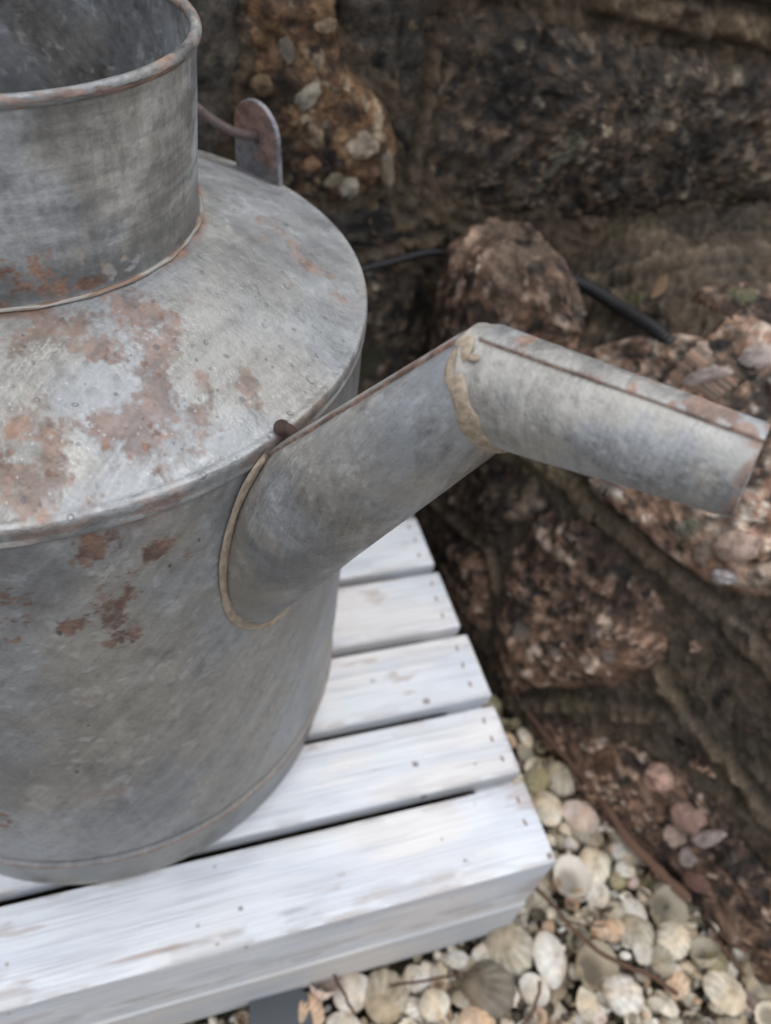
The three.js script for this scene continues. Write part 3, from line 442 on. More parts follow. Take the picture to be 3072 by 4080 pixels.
obj('shoulder', revolve([[2.505, 5.275], [2.535, 5.268], [2.548, 5.285], [2.545, 5.33], [2.543, 5.385], [2.532, 5.408], [2.508, 5.415], [2.475, 5.417], [2.36, 5.462], [2.2, 5.535], [1.9, 5.68], [1.6, 5.81], [1.4, 5.89], [1.29, 5.935]], 360, 7, (s, y, a, r) => { const q = r > 2.36 ? 2.36 + (r - 2.36) * 0.75 + Math.max(0, 5.42 - y) * 0.95 : r; return [0.5 + q * Math.cos(a) / DW, 0.5 + q * Math.sin(a) / DW]; }, 0.02), domeMat, can);
// neck
const neckW = 2 * Math.PI * 1.35;
const neckRust = [[84, 6.12, 0.12, 0.13], [90, 6.1, 0.16, 0.16], [77.2, 6.16, 0.08, 0.08], [75, 6.0, 0.08, 0.05], [65, 5.99, 0.1, 0.03], [70.7, 6.45, 0.05, 0.04, 0.7]].map(([a, y, rx, ry, w]) => [A2(a) * neckW, y - 5.9, rx * 1.3, ry * 1.3, w]);
const crust = [[57.6, 6.22, 0.03, 0.03], [59.5, 6.08, 0.04, 0.06], [58.5, 6.0, 0.035, 0.04], [54.4, 6.09, 0.035, 0.03], [50.1, 6.05, 0.06, 0.04], [53, 6.0, 0.06, 0.025], [66, 6.2, 0.02, 0.06]].map(([a, y, rx, ry]) => [A2(a) * neckW, y - 5.9, rx, ry]);
const neckTex = paint(1024, 256, (u, v, o) => {
  const a = u * neckW, y = v * 1.25;
  zinc(a * 1.3, y * 1.3, o, { dir: 1.45, lum: 1.62, seed: 8, con: 0.48, rub: 0.4 });
  const cross = fbm(a * 26, y * 3, 0, 3), hz = fbm(a * 1.4, y * 28 + 9, 0, 3); o.c = o.c.map((q) => q * (1 + 0.35 * (cross - 0.5) + 0.6 * (hz - 0.5)));
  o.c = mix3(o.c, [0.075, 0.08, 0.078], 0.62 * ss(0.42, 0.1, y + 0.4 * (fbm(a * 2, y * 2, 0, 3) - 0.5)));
  const dk = ss(0.56, 0.68, fbm(a * 2.2 + 8, y * 4 + 3, 0, 4)); o.c = mix3(o.c, [0.10, 0.105, 0.11], 0.36 * dk);
  rust(o, a, y, patch(neckRust, a, y, 1.2));
  const cr = patch(crust, a, y, 0.9); if (cr > 0) { o.c = mix3(o.c, mix3([0.42, 0.34, 0.25], [0.35, 0.37, 0.38], vn(a * 30, y * 30)), cr); o.metal *= 1 - cr; o.rough = 0.8; o.h = mix(o.h, 1, cr); }
});
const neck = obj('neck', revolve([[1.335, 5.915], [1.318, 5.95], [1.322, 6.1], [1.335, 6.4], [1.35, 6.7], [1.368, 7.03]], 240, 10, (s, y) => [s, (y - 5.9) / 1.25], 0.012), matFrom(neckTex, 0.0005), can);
const inTex = paint(1024, 256, (u, v, o) => {
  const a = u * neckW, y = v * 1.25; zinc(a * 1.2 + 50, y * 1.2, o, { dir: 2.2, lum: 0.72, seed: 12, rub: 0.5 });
  const dg = fbm((a * 0.75 + y) * 20, (a * 0.75 - y) * 1.8 + 4, 0, 3), m = ss(0.45, 0.7, fbm(a * 1.3 + 3, y * 1.6, 0, 3));
  o.c = mix3(o.c, [0.44, 0.47, 0.52], 0.75 * ss(0.52, 0.72, dg) * m + 0.35 * ss(0.62, 0.72, fbm(a * 1.6 + 30, y * 2.6, 0, 3)));
});
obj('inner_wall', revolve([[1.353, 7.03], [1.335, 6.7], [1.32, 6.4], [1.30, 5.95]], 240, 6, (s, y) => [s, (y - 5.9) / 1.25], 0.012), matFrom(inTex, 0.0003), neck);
const rimTex = paint(1024, 64, (u, v, o) => { zinc(u * neckW, v * 0.4, o, { lum: 1.1, seed: 21, rub: 0.4 }); rust(o, u * neckW, v * 0.4, 0.75 * ss(0.42, 0.62, fbm(u * 40, v * 3 + 2, 0, 4))); });
{ // rolled rim
  const g = gridGeo(240, 20, (s, t) => { const a = R(-90 + 360 * s), b = t * 2 * Math.PI, q = 0.036 + 0.004 * (vn(s * 60, t) - 0.5), r = 1.366 + q * Math.cos(b); return [r * Math.cos(a), 7.045 + q * Math.sin(b), r * Math.sin(a), s, t]; });
  obj('rim', g, matFrom(rimTex, 0.0004), neck);
  const f = gridGeo(240, 10, (s, t) => { const a = R(-90 + 360 * s), b = t * Math.PI, r = 1.33 + 0.014 * Math.cos(b) * (0.6 + 0.9 * vn(s * 70, 2)); return [r * Math.cos(a), 5.925 + 0.018 * Math.sin(b), r * Math.sin(a), s, t]; });
  const fm = paint(1024, 32, (u, v, o) => { const n = fbm(u * 50, v * 2, 0, 4); o.c = mix3([0.45, 0.42, 0.38], [0.30, 0.20, 0.145], ss(0.42, 0.66, n)); o.rough = 0.5; o.metal = 0.3; o.h = n; });
  obj('solder_seam', f, matFrom(fm, 0.0003), can);
}
// ---- spout: a tapered base tube and a nozzle, mitred at the elbow ----
const P0 = V(-3.0732, 4.0225, -1.6411), P1 = V(-2.1364, 6.4934, -0.3317), P2 = V(-1.3849, 6.6423, 0.5106), off = V(CX, 0, CZ);
[P0, P1, P2].forEach((p) => p.sub(off));
const r0 = 0.539, r1 = 0.258, r1b = 0.256, r2 = 0.189, d1 = P1.clone().sub(P0).normalize(), d2 = P2.clone().sub(P1).normalize(), MN = d1.clone().add(d2).normalize();
const frame = (d) => { const e = d.clone().cross(V(0, 1, 0)).normalize(); return [e, e.clone().cross(d)]; };
const onRing = (P, d, r, a) => { const [e, f] = frame(d); return P.clone().addScaledVector(e, r * Math.cos(a)).addScaledVector(f, r * Math.sin(a)); };
const toMitre = (A, B) => { const g = B.clone().sub(A), t = P1.clone().sub(A).dot(MN) / g.dot(MN); return A.clone().addScaledVector(g, t); };
const lerpV = (a, b, t) => a.clone().lerp(b, t);
const dent = (p, k) => k * (fbm(p.x * 2.2 + 5, p.y * 2.2, p.z * 2.2 + 3, 3) - 0.5);
const baseLine = (a, dr = 0) => { const A = onRing(P0, d1, r0 + dr, a), B = onRing(P1, d1, r1 + dr, a); return [A, toMitre(A, B)]; };
const nozLine = (a, dr = 0) => { const A = onRing(P2, d2, r2 + dr, a), B = onRing(P1, d2, r1b + dr, a); return [toMitre(A, B), A]; };
const swell = (p, a0) => { const n = V(p.x, 0, p.z); void n; return a0; };
const spoutTex = (seed, dir, lum, extra) => paint(512, 512, (u, v, o) => { const a = u * 2.6, b = v * 2.6; zinc(a * 1.3 + seed, b * 1.3, o, { dir, lum, seed, rub: 0.7, con: 0.55 }); extra && extra(o, u, v, a, b); });
const baseTex = spoutTex(31, 1.05, 1.14, (o, u, v, a, b) => {
  const dk = ss(0.46, 0.62, fbm(a * 1.8 + 4, b * 1.6 + 7, 0, 4)); o.c = mix3(o.c, [0.10, 0.105, 0.12], 0.5 * dk * ss(0.75, 0.45, v));
  const wp = ss(0.55, 0.68, fbm(a * 3 + 9, b * 2, 0, 3)); o.c = mix3(o.c, [0.36, 0.33, 0.28], 0.45 * wp);
  o.c = mix3(o.c, [0.40, 0.43, 0.47], 0.45 * ss(0.55, 0.95, v) * ss(0.35, 0.6, fbm(a * 4, b * 2 + 5, 0, 3)));
});
const nozTex = spoutTex(55, 0.2, 1.14, (o, u, v, a, b) => { o.c = mix3(o.c, [0.46, 0.44, 0.40], 0.5 * ss(0.5, 0.66, fbm(a * 2.2 + 2, b * 1.8, 0, 3))); rust(o, a, b, 0.8 * ss(0.93, 1.0, v) * ss(0.5, 0.62, fbm(a * 5, b * 5, 0, 3))); });
const spout = obj('spout', gridGeo(120, 80, (s, t) => { const a = s * 2 * Math.PI - Math.PI * 0.75, [A, B] = baseLine(a), p = lerpV(A, B, t), q = dent(p, 0.035); const ax = lerpV(P0, P1, t), n = p.clone().sub(ax).normalize(); p.addScaledVector(n, q * (1 - t * t)); return [p.x, p.y, p.z, s, t]; }), matFrom(baseTex, 0.0005), can);
const nozzle = obj('nozzle', mergeGeometries([
  gridGeo(96, 50, (s, t) => { const a = s * 2 * Math.PI - Math.PI * 0.75, [A, B] = nozLine(a), p = lerpV(A, B, t); p.addScaledVector(p.clone().sub(lerpV(P1, P2, t)).normalize(), dent(p, 0.02) * t * (1 - t) * 4); return [p.x, p.y, p.z, s, t]; }),
  gridGeo(96, 8, (s, t) => { const a = s * 2 * Math.PI - Math.PI * 0.75, o2 = nozLine(a)[1], [A, B] = nozLine(a, -0.014), p = t < 0.13 ? lerpV(o2, B, t / 0.125) : lerpV(B, A, (t - 0.125) / 0.875); return [p.x, p.y, p.z, s, 1 - t]; }),
]), matFrom(nozTex, 0.0004), can);
// folded lap seams
const seamTex = paint(512, 64, (u, v, o) => { zinc(u * 3, v * 0.4, o, { lum: 1.15, seed: 66, rub: 0.4 }); rust(o, u * 3, v * 0.4, 0.8 * ss(0.62, 0.75, fbm(u * 14, v * 2, 0, 4) + 0.25 * u)); rust(o, u * 3, v * 0.4, ss(0.10, 0.03, v) * 0.95 + ss(0.90, 0.97, v) * 0.95); });
const seamMat = matFrom(seamTex, 0.0003);
const lap = (line, a0, a1, t0, t1, lift) => gridGeo(40, 14, (s, t) => { const k = (t - 0.5) * 2, e = Math.abs(k) > 0.92 ? 0 : 1, a = R(mix(a0, a1, clamp((t - 0.08) / 0.84))), [A, B] = line(a, lift * e - (e ? 0 : 0.006)), p = lerpV(A, B, mix(t0, t1, s)); return [p.x, p.y, p.z, s, t]; });
obj('lap_seam', lap(baseLine, 75, 122, 0.40, 0.985, 0.018), seamMat, spout);
obj('lap_seam', lap(nozLine, 76, 150, 0.06, 1.0, 0.016), seamMat, nozzle);
// beige sealant round the joint and the elbow
const beige = paint(512, 64, (u, v, o) => { const n = fbm(u * 60, v * 6, 0, 4), k = vn(u * 300, v * 30); const c = mix3([0.30, 0.24, 0.18], [0.43, 0.35, 0.265], ss(0.3, 0.7, n)); o.c = c.map((q) => q * (0.85 + 0.3 * k)); o.rough = 0.75; o.metal = 0; o.h = 0.6 * n + 0.4 * k; });
const beigeMat = matFrom(beige, 0.00015);
function bead(path, nrm, w, h, closed, n, wob) {   // path(t), outward normal nrm(t)
  return gridGeo(n, 12, (s, t) => {
    const p = path(s), q = path(Math.min(1, s + 0.004)).sub(path(Math.max(0, s - 0.004))).normalize(), N = nrm(s, p).normalize(), S = q.clone().cross(N).normalize(), b = Math.PI * t;
    const ww = w * (0.6 + 0.85 * fbm(s * wob, 3, 0, 3)), hh = h * (0.7 + 0.7 * fbm(s * wob * 1.3 + 20, 1, 0, 3)), sh = w * 0.9 * (fbm(s * wob * 0.6 + 50, 6, 0, 3) - 0.5), fade = closed ? 1 : ss(0, 0.02, s) * ss(1, 0.98, s);
    p.addScaledVector(S, ww * Math.cos(b) + sh).addScaledVector(N, hh * Math.sin(b) * fade - 0.008); return [p.x, p.y, p.z, s, t];
  });
}
{
  // where the spout's generators meet the body
  const hit = (a) => { const [A, B] = baseLine(a, 0.026); const A_ = A.clone().addScaledVector(B.clone().sub(A), -0.5); let lo = 0, hi = 1; for (let i = 0; i < 40; i++) { const m = (lo + hi) / 2, p = lerpV(A_, B, m); if (Math.hypot(p.x, p.z) < 2.566) lo = m; else hi = m; } return lerpV(A_, B, lo); };
  obj('sealant_bead', bead((s) => hit(R(70 - 275 * s)), (s, p) => V(p.x, 0, p.z), 0.031, 0.018, false, 260, 14), beigeMat, can);
  const el = (s) => { const a = R(150 - 235 * s), p = baseLine(a, 0.004)[1]; return p.addScaledVector(d1, 0.14 * (fbm(s * 5 + 2, 4, 0, 3) - 0.5)); };
  obj('sealant_bead', bead(el, (s, p) => p.clone().sub(P1), 0.05, 0.013, false, 240, 7), beigeMat, can);
  const bl = new THREE.SphereGeometry(0.024, 16, 10); bl.scale(1.3, 0.6, 0.9); const q = nozLine(R(56), 0.004); const p = lerpV(q[0], q[1], 0.065); bl.translate(p.x, p.y, p.z); obj('sealant_blob', bl, beigeMat, can);
}
// pin on the lip above the spout
{
  const rad = (r, y, a) => [r * Math.cos(R(a)), y, r * Math.sin(R(a))];
  const pm = new THREE.MeshStandardMaterial({ color: new THREE.Color().setRGB(0.13, 0.085, 0.07), roughness: 0.6, metalness: 0.2, bumpMap: grain.bump, bumpScale: 0.0006 });
  const sp = new THREE.SphereGeometry(0.052, 18, 12); sp.translate(...rad(2.535, 5.445, 52.2));
  obj('pin', mergeGeometries([tubeAlong([rad(2.535, 5.445, 52.2), rad(2.57, 5.445, 51.9), rad(2.605, 5.415, 51.6), rad(2.64, 5.36, 51.2)], 0.04, 24, 12), sp]), pm, can);
}
// handle lug and wire bail
const rustySteel = paint(256, 256, (u, v, o) => { zinc(u * 2, v * 2, o, { lum: 0.95, seed: 71 }); rust(o, u * 2, v * 2, clamp(ss(0.30, 0.62, v + 0.5 * (fbm(u * 5, v * 5, 0, 4) - 0.5)) * 0.8 + 0.5 * ss(0.5, 0.7, fbm(u * 6 + 3, v * 4, 0, 3)))); const c = o.c; o.c = [c[0] * 0.95, c[1] * 0.93, c[2] * 1.02]; });
const lugMat = matFrom(rustySteel, 0.0004);
for (const az of [-36, 144]) {
  const s = new THREE.Shape(); s.moveTo(-0.27, 0); s.lineTo(0.27, 0); s.lineTo(0.25, 0.55); s.absellipse(0, 0.55, 0.25, 0.27, 0, Math.PI, false, 0); s.closePath();
  const hole = new THREE.Path(); hole.absarc(0, 0.5, 0.055, 0, 2 * Math.PI, true); s.holes.push(hole);
  const g = new THREE.ExtrudeGeometry(s, { depth: 0.03, bevelEnabled: true, bevelSize: 0.01, bevelThickness: 0.01, bevelSegments: 2, curveSegments: 28 });
  const uv = g.attributes.uv; for (let i = 0; i < uv.count; i++) uv.setXY(i, uv.getX(i) + 0.3, uv.getY(i) / 0.85);
  g.rotateX(-0.06); g.rotateY(Math.PI / 2 - R(az)); g.translate(2.47 * Math.cos(R(az)), 5.24, 2.47 * Math.sin(R(az)));
  obj('handle_lug', g, lugMat, can);
}
{
  const rm = new THREE.MeshStandardMaterial({ color: new THREE.Color().setRGB(0.19, 0.14, 0.135), roughness: 0.7, metalness: 0.25, bumpMap: grain.bump, bumpScale: 0.0008 });
  const A = (az, r, y) => V(r * Math.cos(R(az)), y, r * Math.sin(R(az)));
  const half = [A(-36, 2.56, 5.70), A(-36, 2.5, 5.775), A(-36, 2.34, 5.80), A(-39, 2.16, 5.88), A(-48, 2.0, 6.10), A(-66, 1.95, 6.5), A(-90, 1.95, 6.85), A(-126, 1.95, 7.0)];
  const mir = half.slice(0, -1).reverse().map((p) => { const az = Math.atan2(p.z, p.x), r = Math.hypot(p.x, p.z), m = R(-126); return V(r * Math.cos(2 * m - az), p.y, r * Math.sin(2 * m - az)); });
  obj('bail_handle', new THREE.TubeGeometry(new THREE.CatmullRomCurve3([...half, ...mir]), 220, 0.042, 10), rm, can);
}

// ================= SHELLS =================
function shellGeo({ ribs = 22, amp = 0.012, long = 1, high = 0.32, seed = 1, nPhi = 88, nS = 16, thick = 0.03, rings = 14 }) {
  const make = (inner) => gridGeo(nPhi, nS, (s, t) => {
    const th = s * 2 * Math.PI, a = 0.5, b = 0.5 * long, cy = 0.2 * b;
    // outline: an oval slightly narrowed at the hinge (+y), the grid centred on the highest point of the dome
    const beak = Math.max(0, Math.sin(th)), ex0 = a * Math.cos(th) * (1 - 0.16 * beak * beak), ey0 = b * Math.sin(th) * (1 + 0.05 * beak ** 6), wv = 1 + 0.05 * (fbm(Math.cos(th) + seed, Math.sin(th) + 3, 0, 2) - 0.5);
    const pr = Math.pow(t, 0.8), x0 = ex0 * wv * pr, y0 = cy + (ey0 * wv - cy) * pr, ph = Math.atan2(x0, b * 1.0 - y0 + 0.03), rib = Math.cos(ph * ribs * 1.15), far = clamp(Math.hypot(x0, b - y0) / (1.2 * b));
    const rr = 1 + amp * 1.1 * rib * ss(0.6, 1, t) * far, x = x0 * rr, y = cy + (y0 - cy) * rr;
    let z = high * Math.pow(1 - Math.pow(pr, 2.4), 0.72) + amp * 1.3 * rib * far * ss(0, 0.3, t) * (inner ? 0.4 : 1) + (inner ? 0 : 0.004 * Math.sin(t * rings * 2.2 + 2 * fbm(ph + 3, t * 4, 0, 2)));
    z += 0.22 * high * Math.exp(-((x0 / 0.16) ** 2) - (((y0 - b * 0.78) / 0.16) ** 2)) * (1 - ss(0.85, 1, t));
    if (inner) z -= thick * (1 - ss(0.94, 1, t));
    let L = inner ? 0.98 - 0.6 * ss(0.82, 0.3, t) : 0.9 + 0.07 * Math.sin(far * rings * 1.3 + 3 * fbm(ph * 1.5 + seed, t * 3, 0, 2)) + 0.55 * (fbm(x * 6 + seed, y * 6, 0, 4) - 0.5) + (amp > 0.004 ? 0.13 : 0.01) * rib * far;  // inside darkens toward the middle: shade of the hollow put into the colour
    const warm = inner ? 0.15 : ss(0.45, 0.7, fbm(x * 3 + seed * 2, y * 3 + 5, 0, 3)), dirtAndShade = inner ? 0.55 * ss(0.8, 0.3, t) * ss(0.35, 0.65, fbm(x * 3 + 9 + seed, y * 3, 0, 3)) : 0.6 * ss(0.54, 0.74, fbm(x * 4 + 19 + seed, y * 4, 0, 3));  // outside: dirt; inside: brown added to the painted shade of the hollow
    let c = mix3([L, L, L], [L * 1.02, L * 0.86, L * 0.68], warm * 0.55); c = mix3(c, [0.34, 0.28, 0.19], dirtAndShade * 0.5);
    return [x, z, -y, s, t, c[0], c[1], c[2]];
  }, true);
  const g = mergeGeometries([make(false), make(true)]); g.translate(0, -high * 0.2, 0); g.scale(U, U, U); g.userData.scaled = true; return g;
}
const shellKinds = {
  cockle: shellGeo({ seed: 1, high: 0.33 }), cockle2: shellGeo({ seed: 4, ribs: 26, amp: 0.010, long: 0.9, high: 0.28 }), scallop: shellGeo({ seed: 7, ribs: 24, amp: 0.009, long: 0.98, high: 0.2 }),
  clam: shellGeo({ seed: 9, ribs: 3, amp: 0.001, long: 1.38, high: 0.34 }), clam2: shellGeo({ seed: 12, ribs: 2, amp: 0.001, long: 0.86, high: 0.3, rings: 20 }), fan: shellGeo({ seed: 15, ribs: 18, amp: 0.014, long: 1.15, high: 0.3 }), deep: shellGeo({ seed: 18, ribs: 20, amp: 0.01, long: 0.95, high: 0.56, thick: 0.05 }),
};
const shellMats = {};
const shellMat = (name, c) => shellMats[name] ??= new THREE.MeshPhysicalMaterial({ color: new THREE.Color().setRGB(...c), vertexColors: true, roughness: 0.55, side: THREE.DoubleSide, bumpMap: grain.bump, bumpScale: 0.0004 });
const SC = { white: [1.0, 0.955, 0.87], cream: [1.0, 0.91, 0.74], grey: [0.60, 0.55, 0.44], peach: [0.92, 0.69, 0.50], tan: [0.62, 0.54, 0.41], olive: [0.50, 0.45, 0.28], pinkish: [0.92, 0.77, 0.69], dark: [0.24, 0.21, 0.165] };
const taken = [];
function shell(kind, col, x, z, size, turn, tx, tz, flip, y = null) {
  const o = new THREE.Mesh(shellKinds[kind], shellMat(col, SC[col])); o.name = numbered(flip ? 'upturned_shell' : 'shell'); o.castShadow = o.receiveShadow = true;
  o.rotation.set(tx + (flip ? Math.PI : 0), turn, tz, 'YXZ'); o.scale.setScalar(size);
  const yy = y ?? GY + 0.25 + (flip ? 0.22 * size : 0.0); o.position.set(x * U, yy * U, z * U); scene.add(o); taken.push([x, z, size * 0.5]); return o;
}
// the ones that stand out
const TOPY = -2.42;
const tilt = rng(404);
for (const [kind, col, x, z, s0, turn, tx0, tz0, flip, label] of [
  ['clam', 'white', 0.41, 0.49, 0.52, 2.9, 0.1, 0.1, 0, 'large smooth white oval clam shell just right of the crate corner'],
  ['scallop', 'cream', 3.0, 0.67, 0.58, 0.6, 0.1, -0.15, 0, 'broad round cream scallop shell against the foot of the wall'],
  ['clam2', 'pinkish', 1.63, -1.11, 0.66, 2.6, 0.15, 0.1, 0, 'pinkish white rounded shell with brown hinge beside the long twig'],
  ['cockle', 'cream', 1.5, -0.42, 0.54, 0.2, 0.15, 0.1, 0, 'cream ribbed cockle shell right of the crate corner, nearest the top of the shell pair'],
  ['deep', 'white', 1.05, -0.33, 0.62, 0.9, 0.2, 0.2, 1, 'white upturned cockle shell touching the cream cockle by the crate corner'],
  ['clam2', 'cream', 1.19, -1.34, 0.6, 1.2, -0.1, 0.1, 0, 'yellowish white smooth shell tucked against the crate end'],
  ['clam', 'white', 1.79, 0.23, 0.3, 3.5, 0.1, 0.1, 0, 'small glossy white oval shell standing out among grey shells'],
  ['deep', 'grey', 2.18, 0.36, 0.62, 1.0, 0.3, -0.3, 1, 'grey upturned cockle shell with a pale rim near the scallop'],
  ['cockle', 'cream', 2.49, 1.41, 0.62, 2.8, 0.2, 0.1, 0, 'large cream ribbed cockle shell near the picture edge below the scallop'],
  ['deep', 'tan', 0.9, 0.75, 0.66, 0.3, 0.1, 0.1, 1, 'large tan limpet like shell lying open with an orange ring inside'],
  ['fan', 'white', 1.17, 1.12, 0.52, 1.0, 0.25, 0.2, 0, 'white fan shaped shell pointing up beside the open tan shell'],
  ['fan', 'white', 1.65, 0.73, 0.34, 2.2, 0.3, 0.3, 0, 'small bright white wedge shaped shell on the thin twig'],
  ['clam2', 'white', 0.06, 0.77, 0.46, 2.2, 0.1, 0.1, 0, 'chubby white shell below the large oval clam'],
  ['clam2', 'cream', 0.66, 1.08, 0.44, 1.6, 0.2, 0.2, 0, 'rounded cream shell with dirty edge beside the white fan shell'],
  ['cockle2', 'cream', 2.12, 0.71, 0.54, 0.4, 0.2, 0.1, 0, 'pale cockle shell with fine straight ribs below the pale rimmed grey shell'],
  ['cockle', 'grey', 1.86, 0.88, 0.42, 2.0, 0.2, 0.1, 0, 'small round grey cockle shell under the fine ribbed pale cockle'],
  ['deep', 'grey', 2.42, 0.95, 0.46, 4.0, 0.5, -0.3, 1, 'grey shell on edge showing a pale hollow below the scallop'],
  ['cockle', 'grey', -0.1, 0.29, 0.74, 0.3, 0.35, 0.25, 0, 'big grey ribbed cockle shell leaning beside the crate face'],
  ['deep', 'grey', 3.02, 1.39, 0.72, 0.5, 0.3, 0.2, 1, 'big grey hollow shell at the edge below the scallop'],
  ['clam2', 'peach', 1.38, 0.4, 0.36, 0.5, 0.1, 0.3, 0, 'peach coloured smooth shell resting on the thin twig'],
  ['cockle', 'grey', 1.68, 0.5, 0.5, 0.1, 0.1, 0.1, 0, 'dirty grey cockle shell beside the peach shell'],
  ['clam2', 'white', -2.17, 0.23, 0.54, 0.3, 0.1, 0, 0, 'round white shell with a small hole near the grey slate'],
  ['cockle', 'tan', -1.78, 0.35, 0.66, 2.4, 0.1, 0.3, 0, 'long tan ribbed shell right of the round holed shell'],
  ['cockle2', 'peach', -2.75, 0.31, 0.52, 2.0, 0.1, 0.1, 0, 'orange ribbed cockle shell next to the grey slate'],
  ['clam2', 'cream', -1.23, 0.61, 0.44, 0.2, 0.1, 0.1, 0, 'plump cream shell with orange lower edge in front of the crate'],
  ['cockle', 'dark', -0.5, 0.6, 0.74, 1.2, -0.1, 0.2, 0, 'very large dark grey ribbed shell half buried in front of the crate'],
  ['clam', 'white', -0.79, 0.2, 0.24, 1.4, 0, 0, 0, 'tiny smooth white oval shell close under the crate face'],
  ['clam2', 'white', -2.35, 0.55, 0.5, 2.5, 0.2, 0, 0, 'white shell with pinkish edge below the round holed shell'],
  ['cockle2', 'peach', -0.8, 0.98, 0.6, 0.8, 0.2, 0, 0, 'peach cockle shell at the lower edge in front of the crate'],
  ['deep', 'pinkish', -2.51, 0.05, 0.44, 1.8, 0.3, 0.3, 1, 'pinkish upturned shell against the foot of the crate face'],
  ['cockle2', 'olive', 1.2, -1.75, 0.5, 1.0, 0.1, 0.2, 0, 'olive stained shell in the shaded gap behind the crate corner'],
  ['cockle', 'grey', 1.6, -1.72, 0.58, 0.4, 0.1, -0.1, 0, 'mossy grey cockle shell in the gap beneath the long twig'],
]) { const s = s0 * 0.92, tx = tx0 + 0.5 * (tilt() - 0.5), tz = tz0 + 0.5 * (tilt() - 0.5); tag(shell(kind, col, x, z, s, turn, tx, tz, flip, TOPY + 0.03 + (flip ? 0.2 * s : 0)), label, 'shell'); }
// the rest of the bed, one by one
{
  const r = rng(2024), kinds = ['cockle', 'cockle2', 'cockle', 'clam2', 'scallop', 'fan', 'deep', 'clam'], cols = ['cream', 'white', 'white', 'tan', 'olive', 'cream', 'grey', 'pinkish', 'peach', 'cream', 'white', 'grey'];
  const wallX = (z) => 1.46 + 0.4207 * (z + 2.5) / 0.9072;
  const bed = [];
  let n = 0, tries = 0;
  while (n < 266 && tries++ < 16000) {
    const z = -3.6 + 5.9 * r(), x = -3.9 + 8.2 * r();
    if (x > wallX(z) - 0.05 || (x < 0.12 && z < 0.1) || (x < 0.3 && z > 1.5) || x < -3.6 || z > 2.2 || (z > 1.3 && x < 0.8 - 0.0)) continue;
    const s = 0.18 + 0.27 * r() ** 1.5; let ok = true;
    for (const [a, b, q] of taken) if (Math.hypot(a - x, b - z) < (q + s * 0.5) * 0.56) { ok = false; break; }
    if (!ok) continue;
    const col = z < -1.4 && r() < 0.6 ? 'olive' : cols[Math.floor(r() * cols.length)], flip = r() < 0.42 ? 1 : 0, kind = flip ? (r() < 0.6 ? 'deep' : 'cockle') : kinds[Math.floor(r() * kinds.length)];
    const o = shell(kind, col, x, z, s, r() * 6.28, (r() - 0.5) * 1.3, (r() - 0.5) * 1.3, flip, GY + 0.1 + 0.24 * r() + (flip ? 0.2 * s : 0)); n++;
    const word = { cream: 'cream', white: 'white', grey: 'grey', tan: 'tan', olive: 'olive', pinkish: 'pinkish', peach: 'peach' }[col];
    const size = s < 0.27 ? 'small' : s < 0.36 ? 'middling' : 'large', zone = z < -1.2 ? 'in the gap by the wall' : x > wallX(z) - 0.9 ? 'near the wall foot' : x < -0.4 ? 'in front of the crate face' : z < 0.55 ? 'beside the crate corner' : 'in the open bed';
    bed.push([o, `${size} ${word} shell, ${flip ? 'hollow' : 'domed'} side up, ${zone}`]);
  }
  // alike shells of one place are told apart by their order across the picture
  const ORD = ['first', 'second', 'third', 'fourth', 'fifth', 'sixth', 'seventh', 'eighth', 'ninth', 'tenth', 'eleventh', 'twelfth', 'thirteenth', 'fourteenth', 'fifteenth', 'sixteenth', 'seventeenth', 'eighteenth'], by = {};
  for (const [o, l] of bed) (by[l] ??= []).push(o);
  for (const [l, os] of Object.entries(by)) { os.sort((a, b) => a.position.clone().project(camera).x - b.position.clone().project(camera).x); os.forEach((o, i) => tag(o, os.length > 1 ? `${l}, ${ORD[i] ?? 'last'} from left` : l, 'shell', 'shells of the bed')); }
}
// broken bits and small shells between them
{
  const g = new THREE.BufferGeometry().copy(shellGeo({ seed: 3, ribs: 10, amp: 0.02, nPhi: 18, nS: 5, high: 0.3 })); g.deleteAttribute('color');
  const N = 9500, m = new THREE.InstancedMesh(g, new THREE.MeshStandardMaterial({ roughness: 0.7, side: THREE.DoubleSide }), N), r = rng(99), M = new THREE.Matrix4(), q = new THREE.Quaternion(), e = new THREE.Euler(), c = new THREE.Color();
  const pal = [[0.74, 0.66, 0.53], [0.28, 0.24, 0.17], [0.16, 0.13, 0.085], [0.5, 0.4, 0.27], [0.10, 0.08, 0.055], [0.85, 0.81, 0.74], [0.52, 0.36, 0.23]];
  for (let i = 0; i < N; i++) {
    let x, z; do { z = -6.6 + 13 * r(); x = -9 + 16 * r(); } while ((x < 0.05 && z < 0.02 && x > -8.8) || x > 1.4 + 0.4637 * (z + 2.5));
    const s = 0.08 + 0.2 * r() * r(); e.set((r() - 0.5) * 2.4 + (r() < 0.4 ? Math.PI : 0), r() * 6.28, (r() - 0.5) * 2.4); q.setFromEuler(e);
    M.compose(V(x * U, (GY + 0.02 + 0.28 * r()) * U, z * U), q, V(s, s, s)); m.setMatrixAt(i, M); { const f = 0.6 + 0.6 * r(); c.setRGB(...pal[Math.floor(r() * pal.length)].map((k) => k * f)); } m.setColorAt(i, c);
  }
  m.name = 'shell_fragments'; m.castShadow = m.receiveShadow = true; scene.add(m); tag(m, 'small broken shell bits filling the bed between whole shells', 'shell bits', null, 'stuff');
}
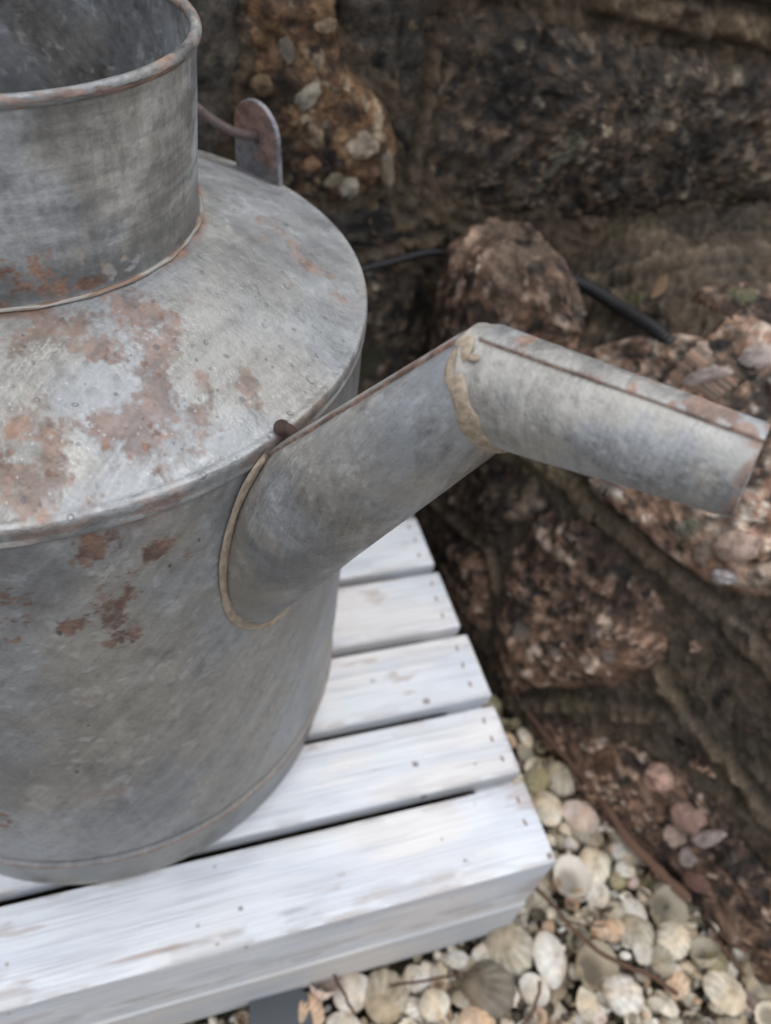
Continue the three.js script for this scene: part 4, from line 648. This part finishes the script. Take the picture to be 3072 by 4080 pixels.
// slate chip
{
  const s = new THREE.Shape(); s.moveTo(-0.5, -0.3); s.lineTo(-0.25, 0.28); s.lineTo(0.2, 0.34); s.lineTo(0.36, 0.05); s.lineTo(0.25, -0.45); s.lineTo(-0.3, -0.55); s.closePath();
  const g = new THREE.ExtrudeGeometry(s, { depth: 0.08, bevelEnabled: true, bevelSize: 0.025, bevelThickness: 0.02, bevelSegments: 2 }); g.rotateX(-Math.PI / 2); g.rotateY(0.2); g.rotateZ(-0.06); g.translate(-3.08, -2.36, 0.25);
  tag(obj('slate_chip', g, new THREE.MeshStandardMaterial({ color: new THREE.Color().setRGB(0.095, 0.105, 0.115), roughness: 0.7, bumpMap: grain.bump, bumpScale: 0.0006 })), 'flat dark grey slate chip by the orange shell under the crate face', 'slate');
}
// twigs
{
  const tw = (pts, ra, rb, label, side) => {
    const c = new THREE.CatmullRomCurve3(pts.map((p) => V(...p))), n = 90, fr = c.computeFrenetFrames(n, false);
    const g = gridGeo(9, n, (s, t, i, j) => { const p = c.getPointAt(t), a = s * 2 * Math.PI, rr = mix(ra, rb, t) * (0.8 + 0.45 * vn(t * 26, i * 0.3)), w = 0.04 * (fbm(t * 7, 2, 0, 3) - 0.5); const N = fr.normals[j], B = fr.binormals[j]; return [p.x + w + rr * (Math.cos(a) * N.x + Math.sin(a) * B.x), p.y + w + rr * (Math.cos(a) * N.y + Math.sin(a) * B.y), p.z + rr * (Math.cos(a) * N.z + Math.sin(a) * B.z), s, t]; });
    const m = new THREE.MeshStandardMaterial({ color: new THREE.Color().setRGB(0.17, 0.095, 0.065), roughness: 0.8, bumpMap: grain.bump, bumpScale: 0.0006 });
    const o = thing('twig', label, 'twig'); obj('stem', g, m, o);
    for (const q of side) obj('shoot', tubeAlong(q, ra * 0.5, 20, 6), m, o);
  };
  tw([[1.12, -1.9, -3.5], [1.25, -2.1, -3.2], [1.54, -2.16, -2.32], [1.9, -2.14, -1.27], [2.09, -2.16, -0.47], [2.5, -2.22, 0.33]], 0.035, 0.075, 'long reddish brown twig running along the foot of the wall', [[[1.54, -2.16, -2.32], [1.66, -2.15, -1.9], [1.72, -2.2, -1.5]], [[2.05, -2.14, -0.7], [2.3, -2.1, -0.3]]]);
  tw([[0.47, -2.2, -0.34], [0.7, -2.16, 0.17], [0.98, -2.12, 0.66], [1.47, -2.12, 1.03], [1.75, -2.2, 1.3]], 0.028, 0.03, 'thin brown twig lying across shells from the crate corner', [[[0.7, -2.16, 0.17], [0.9, -2.1, 0.3], [1.2, -2.2, 0.35]]]);
  tw([[2.5, -2.1, 0.86], [2.6, -2.1, 1.05], [2.72, -2.2, 1.35]], 0.03, 0.02, 'short pinkish twig beside the large cream cockle', []);
  tw([[0.05, -2.1, 0.75], [-0.12, -2.06, 0.98], [-0.45, -2.2, 1.2]], 0.022, 0.02, 'short dark twig below the large oval clam', []);
  tw([[-1.75, -2.2, 0.3], [-1.2, -2.14, 0.38], [-0.6, -2.16, 0.42]], 0.02, 0.014, 'thin straight stem parallel to the crate face', []);
  tw([[-2.4, -2.2, -0.02], [-2.33, -2.1, 0.2], [-2.22, -2.2, 0.5]], 0.02, 0.016, 'short stem leaning on the round holed shell', []);
}
renderer.render(scene, camera);
